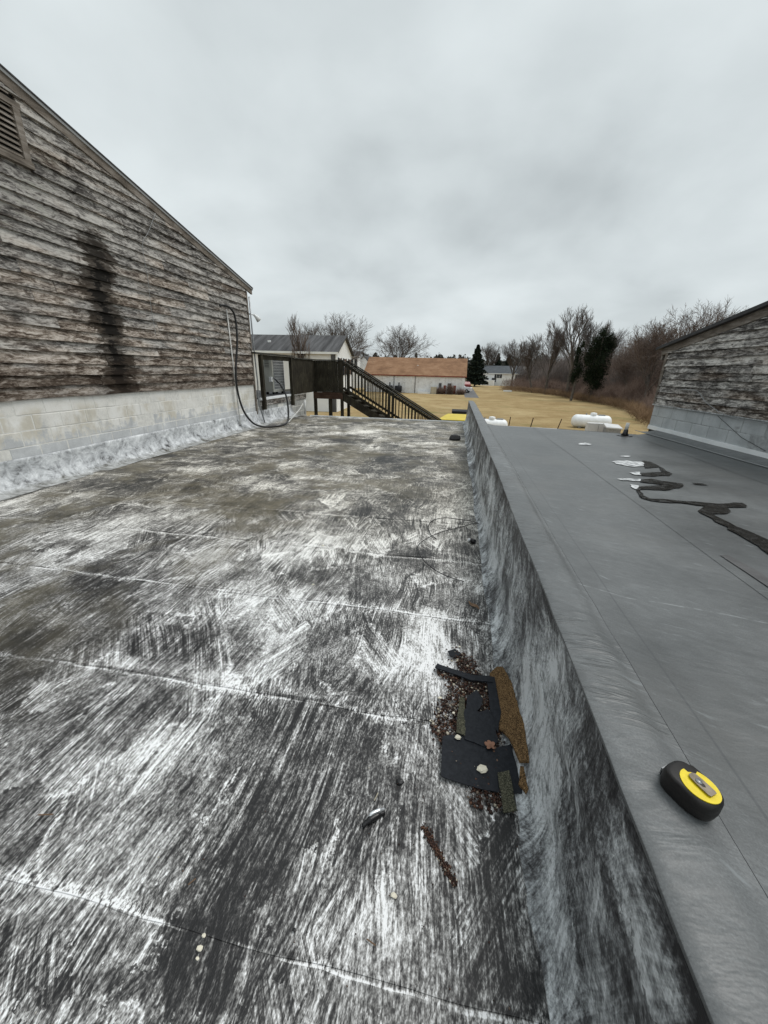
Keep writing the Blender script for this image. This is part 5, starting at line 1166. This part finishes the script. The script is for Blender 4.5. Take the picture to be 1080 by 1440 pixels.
# shiny torn blister with black rim
t = thing('torn_patch', 'curled shiny silver scrap with a black opening on the roof left of the granule trail', 'scrap', (-.16, .93, Z0))
MB().tube(spline([(-.205, .895, zz), (-.185, .915, zz+.006), (-.155, .94, zz+.006), (-.135, .955, zz)], 5), [.009]*5+[.013]*6+[.010]*5, 8).build('black_fold', MT['tar'], t, True)
g = G('silver foil', .25, .5, .8); g.col((.8, .82, .84)); MT['foil'] = g.m
MB().tube(spline([(-.195, .918, zz+.008), (-.18, .932, zz+.016), (-.155, .95, zz+.015), (-.135, .965, zz+.006)], 5), [.004]*4+[.008]*8+[.006]*4, 8).build('silver_lip', MT['foil'], t, True)
for x, y, r_, lab in ((-.18, .992, 0.3, 'thin straw coloured splinter above the shiny scrap'), (-.125, .605, 1.9, 'tiny brown splinter below the white pebble')):
    tag(MB().tube([(x, y, zz), (x+.03*math.sin(r_), y+.03*math.cos(r_), zz+.004)], .002, 5).build('splinter', MT['tan'] if r_ < 1 else MT['stick']), lab, 'splinter')
tag(MB().tube([(-1.41, .705, zz), (-1.355, .715, zz+.004)], .0025, 5).build('splinter', MT['stick']), 'reddish splinter on the left of the roof', 'splinter')
tag(MB().tube([(-.728, .622, zz), (-.712, .640, zz+.004)], .0022, 5).build('splinter', MT['stick']), 'short orange splinter left of the lap seam curve', 'splinter')
# black wire loop
wl = spline([(.20, 2.76, zz+.006), (.10, 2.79, zz+.01), (-.02, 2.87, zz+.012), (-.14, 3.03, zz+.014), (-.215, 3.22, zz+.016), (-.215, 3.36, zz+.018), (-.13, 3.54, zz+.02), (.0, 3.69, zz+.03), (.16, 3.82, zz+.035), (.30, 3.92, zz+.05), (.37, 3.93, zz+.06), (.33, 4.0, zz+.05), (.16, 4.09, zz+.03), (.0, 4.12, zz+.02), (-.12, 4.03, zz+.012), (-.16, 3.85, zz+.008), (-.12, 3.65, zz+.006), (-.06, 3.56, zz+.004)], 8)
tag(MB().tube(wl, .0045, 6).build('wire_loop', MT['black_rubber'], None, True), 'thin black wire coiled in loose loops on the roof near the parapet', 'wire')
t = thing('rubber_plug', 'small black and white fitting by the parapet beside the wire loop', 'fitting', (.29, 3.58, Z0))
MB().tube([(.30, 3.55, zz), (.31, 3.56, zz+.035)], [.032, .028], 10).build('plug', MT['tar'], t, True)
MB().tube([(.265, 3.57, zz), (.27, 3.58, zz+.03)], [.012, .01], 8).build('clip', MT['wsiding'], t, True)
# tape measure
tm_c = Vector((.628, .735, zcap(.73)+.005)); rz_ = RAD(-58)
t = bpy.data.objects.new('tape_measure', None); COL.objects.link(t); t.location = tm_c; t.scale = (1.22, 1.2, 1.38); t.rotation_euler = (0, RAD(1.5), rz_)
tag(t, 'black and yellow tape measure lying on the grey cap of the parapet', 'tape measure')
g = G('black rubber casing', .5, .45); n_ = g.noise(g.obj(), 60, 4, .6); g.col(g.ramp(n_, [(.3, (.006, .005, .005)), (.7, (.014, .012, .011))])); g.bump(n_, .0006, .4); MT['casing'] = g.m
g = G('yellow label', .4, .5); n_ = g.noise(g.obj(), 90, 3, .6); g.col(g.ramp(n_, [(.3, (.72, .55, .01)), (.7, (.86, .68, .02))])); MT['yl'] = g.m
def outline(sx, sy, n=48, flat_=.55):
    """rounded case: round right end, squared nose at left with a tape mouth"""
    out = []
    for k_ in range(n):
        a = 6.283185*k_/n; c_, s_ = math.cos(a), math.sin(a); e = 2.5 if c_ > 0 else 4.5
        x = sx*math.copysign(abs(c_)**(2/e), c_); y = sy*math.copysign(abs(s_)**(2/(2.7)), s_)
        if c_ < -.3 and s_ > 0: y *= .86
        out.append((x, y))
    return out
o1 = outline(.046, .036); lay = [(0, .90), (.003, .97), (.010, 1.0), (.017, 1.005), (.020, .985), (.023, 1.0), (.030, .995), (.035, .96), (.038, .90), (.0395, .80)]
V = []; F = []; n = len(o1)
for z, k_ in lay: V += [(x*k_, y*k_, z) for x, y in o1]
for j in range(len(lay)-1):
    for i in range(n): F.append((j*n+i, j*n+(i+1) % n, (j+1)*n+(i+1) % n, (j+1)*n+i))
F.append(tuple(range(n))[::-1]); F.append(tuple((len(lay)-1)*n+i for i in range(n)))
o = link('case', mesh('case', V, F, MT['casing'], smooth=True)); o.parent = t
lb_ = []
for k_ in range(40):
    a = 6.283*k_/40; r_ = 1.0
    x, y = .0330*math.cos(a)+.0085, .0290*math.sin(a)
    if 2.2 < a < 2.9: x += .006; y -= .004
    lb_.append((x, y))
o = MB().prism(lb_, .0396, .0412).build('label', MT['yl']); o.parent = t
clp = [(-.020, .006), (-.016, .010), (-.004, .011), (.018, .010), (.022, .008), (.022, -.008), (.018, -.010), (-.004, -.009), (-.016, -.007), (-.020, -.003)]
o = MB().prism([(x+.008, y+.001) for x, y in clp], .0435, .0452).build('belt_clip', MT['grey_metal']); o.parent = t; cl_ = o
MT['bronze'] = simple('worn clip metal', (.20, .17, .13), .35, 60, .4, .5, .5)
cl_.data.materials.clear(); cl_.data.materials.append(MT['bronze'])
r_ = MB().tube([(.004, .001, .0450), (.004, .001, .0465)], [.0062, .0055], 14).build('screw', MT['grey_metal'], None, True); r_.parent = cl_
r_ = MB().prism([(.000, -.003), (.013, -.003), (.016, 0.001), (.013, .004), (.000, .004)], .0453, .0456).build('slot', MT['casing']); r_.parent = cl_
o = MB().box((-.049, -.010, .002), (-.044, .012, .014)).build('tape_mouth', MT['tar']); o.parent = t
o = MB().box((-.0515, -.008, .002), (-.0492, .010, .016)).build('end_hook', MT['grey_metal']); o.parent = t
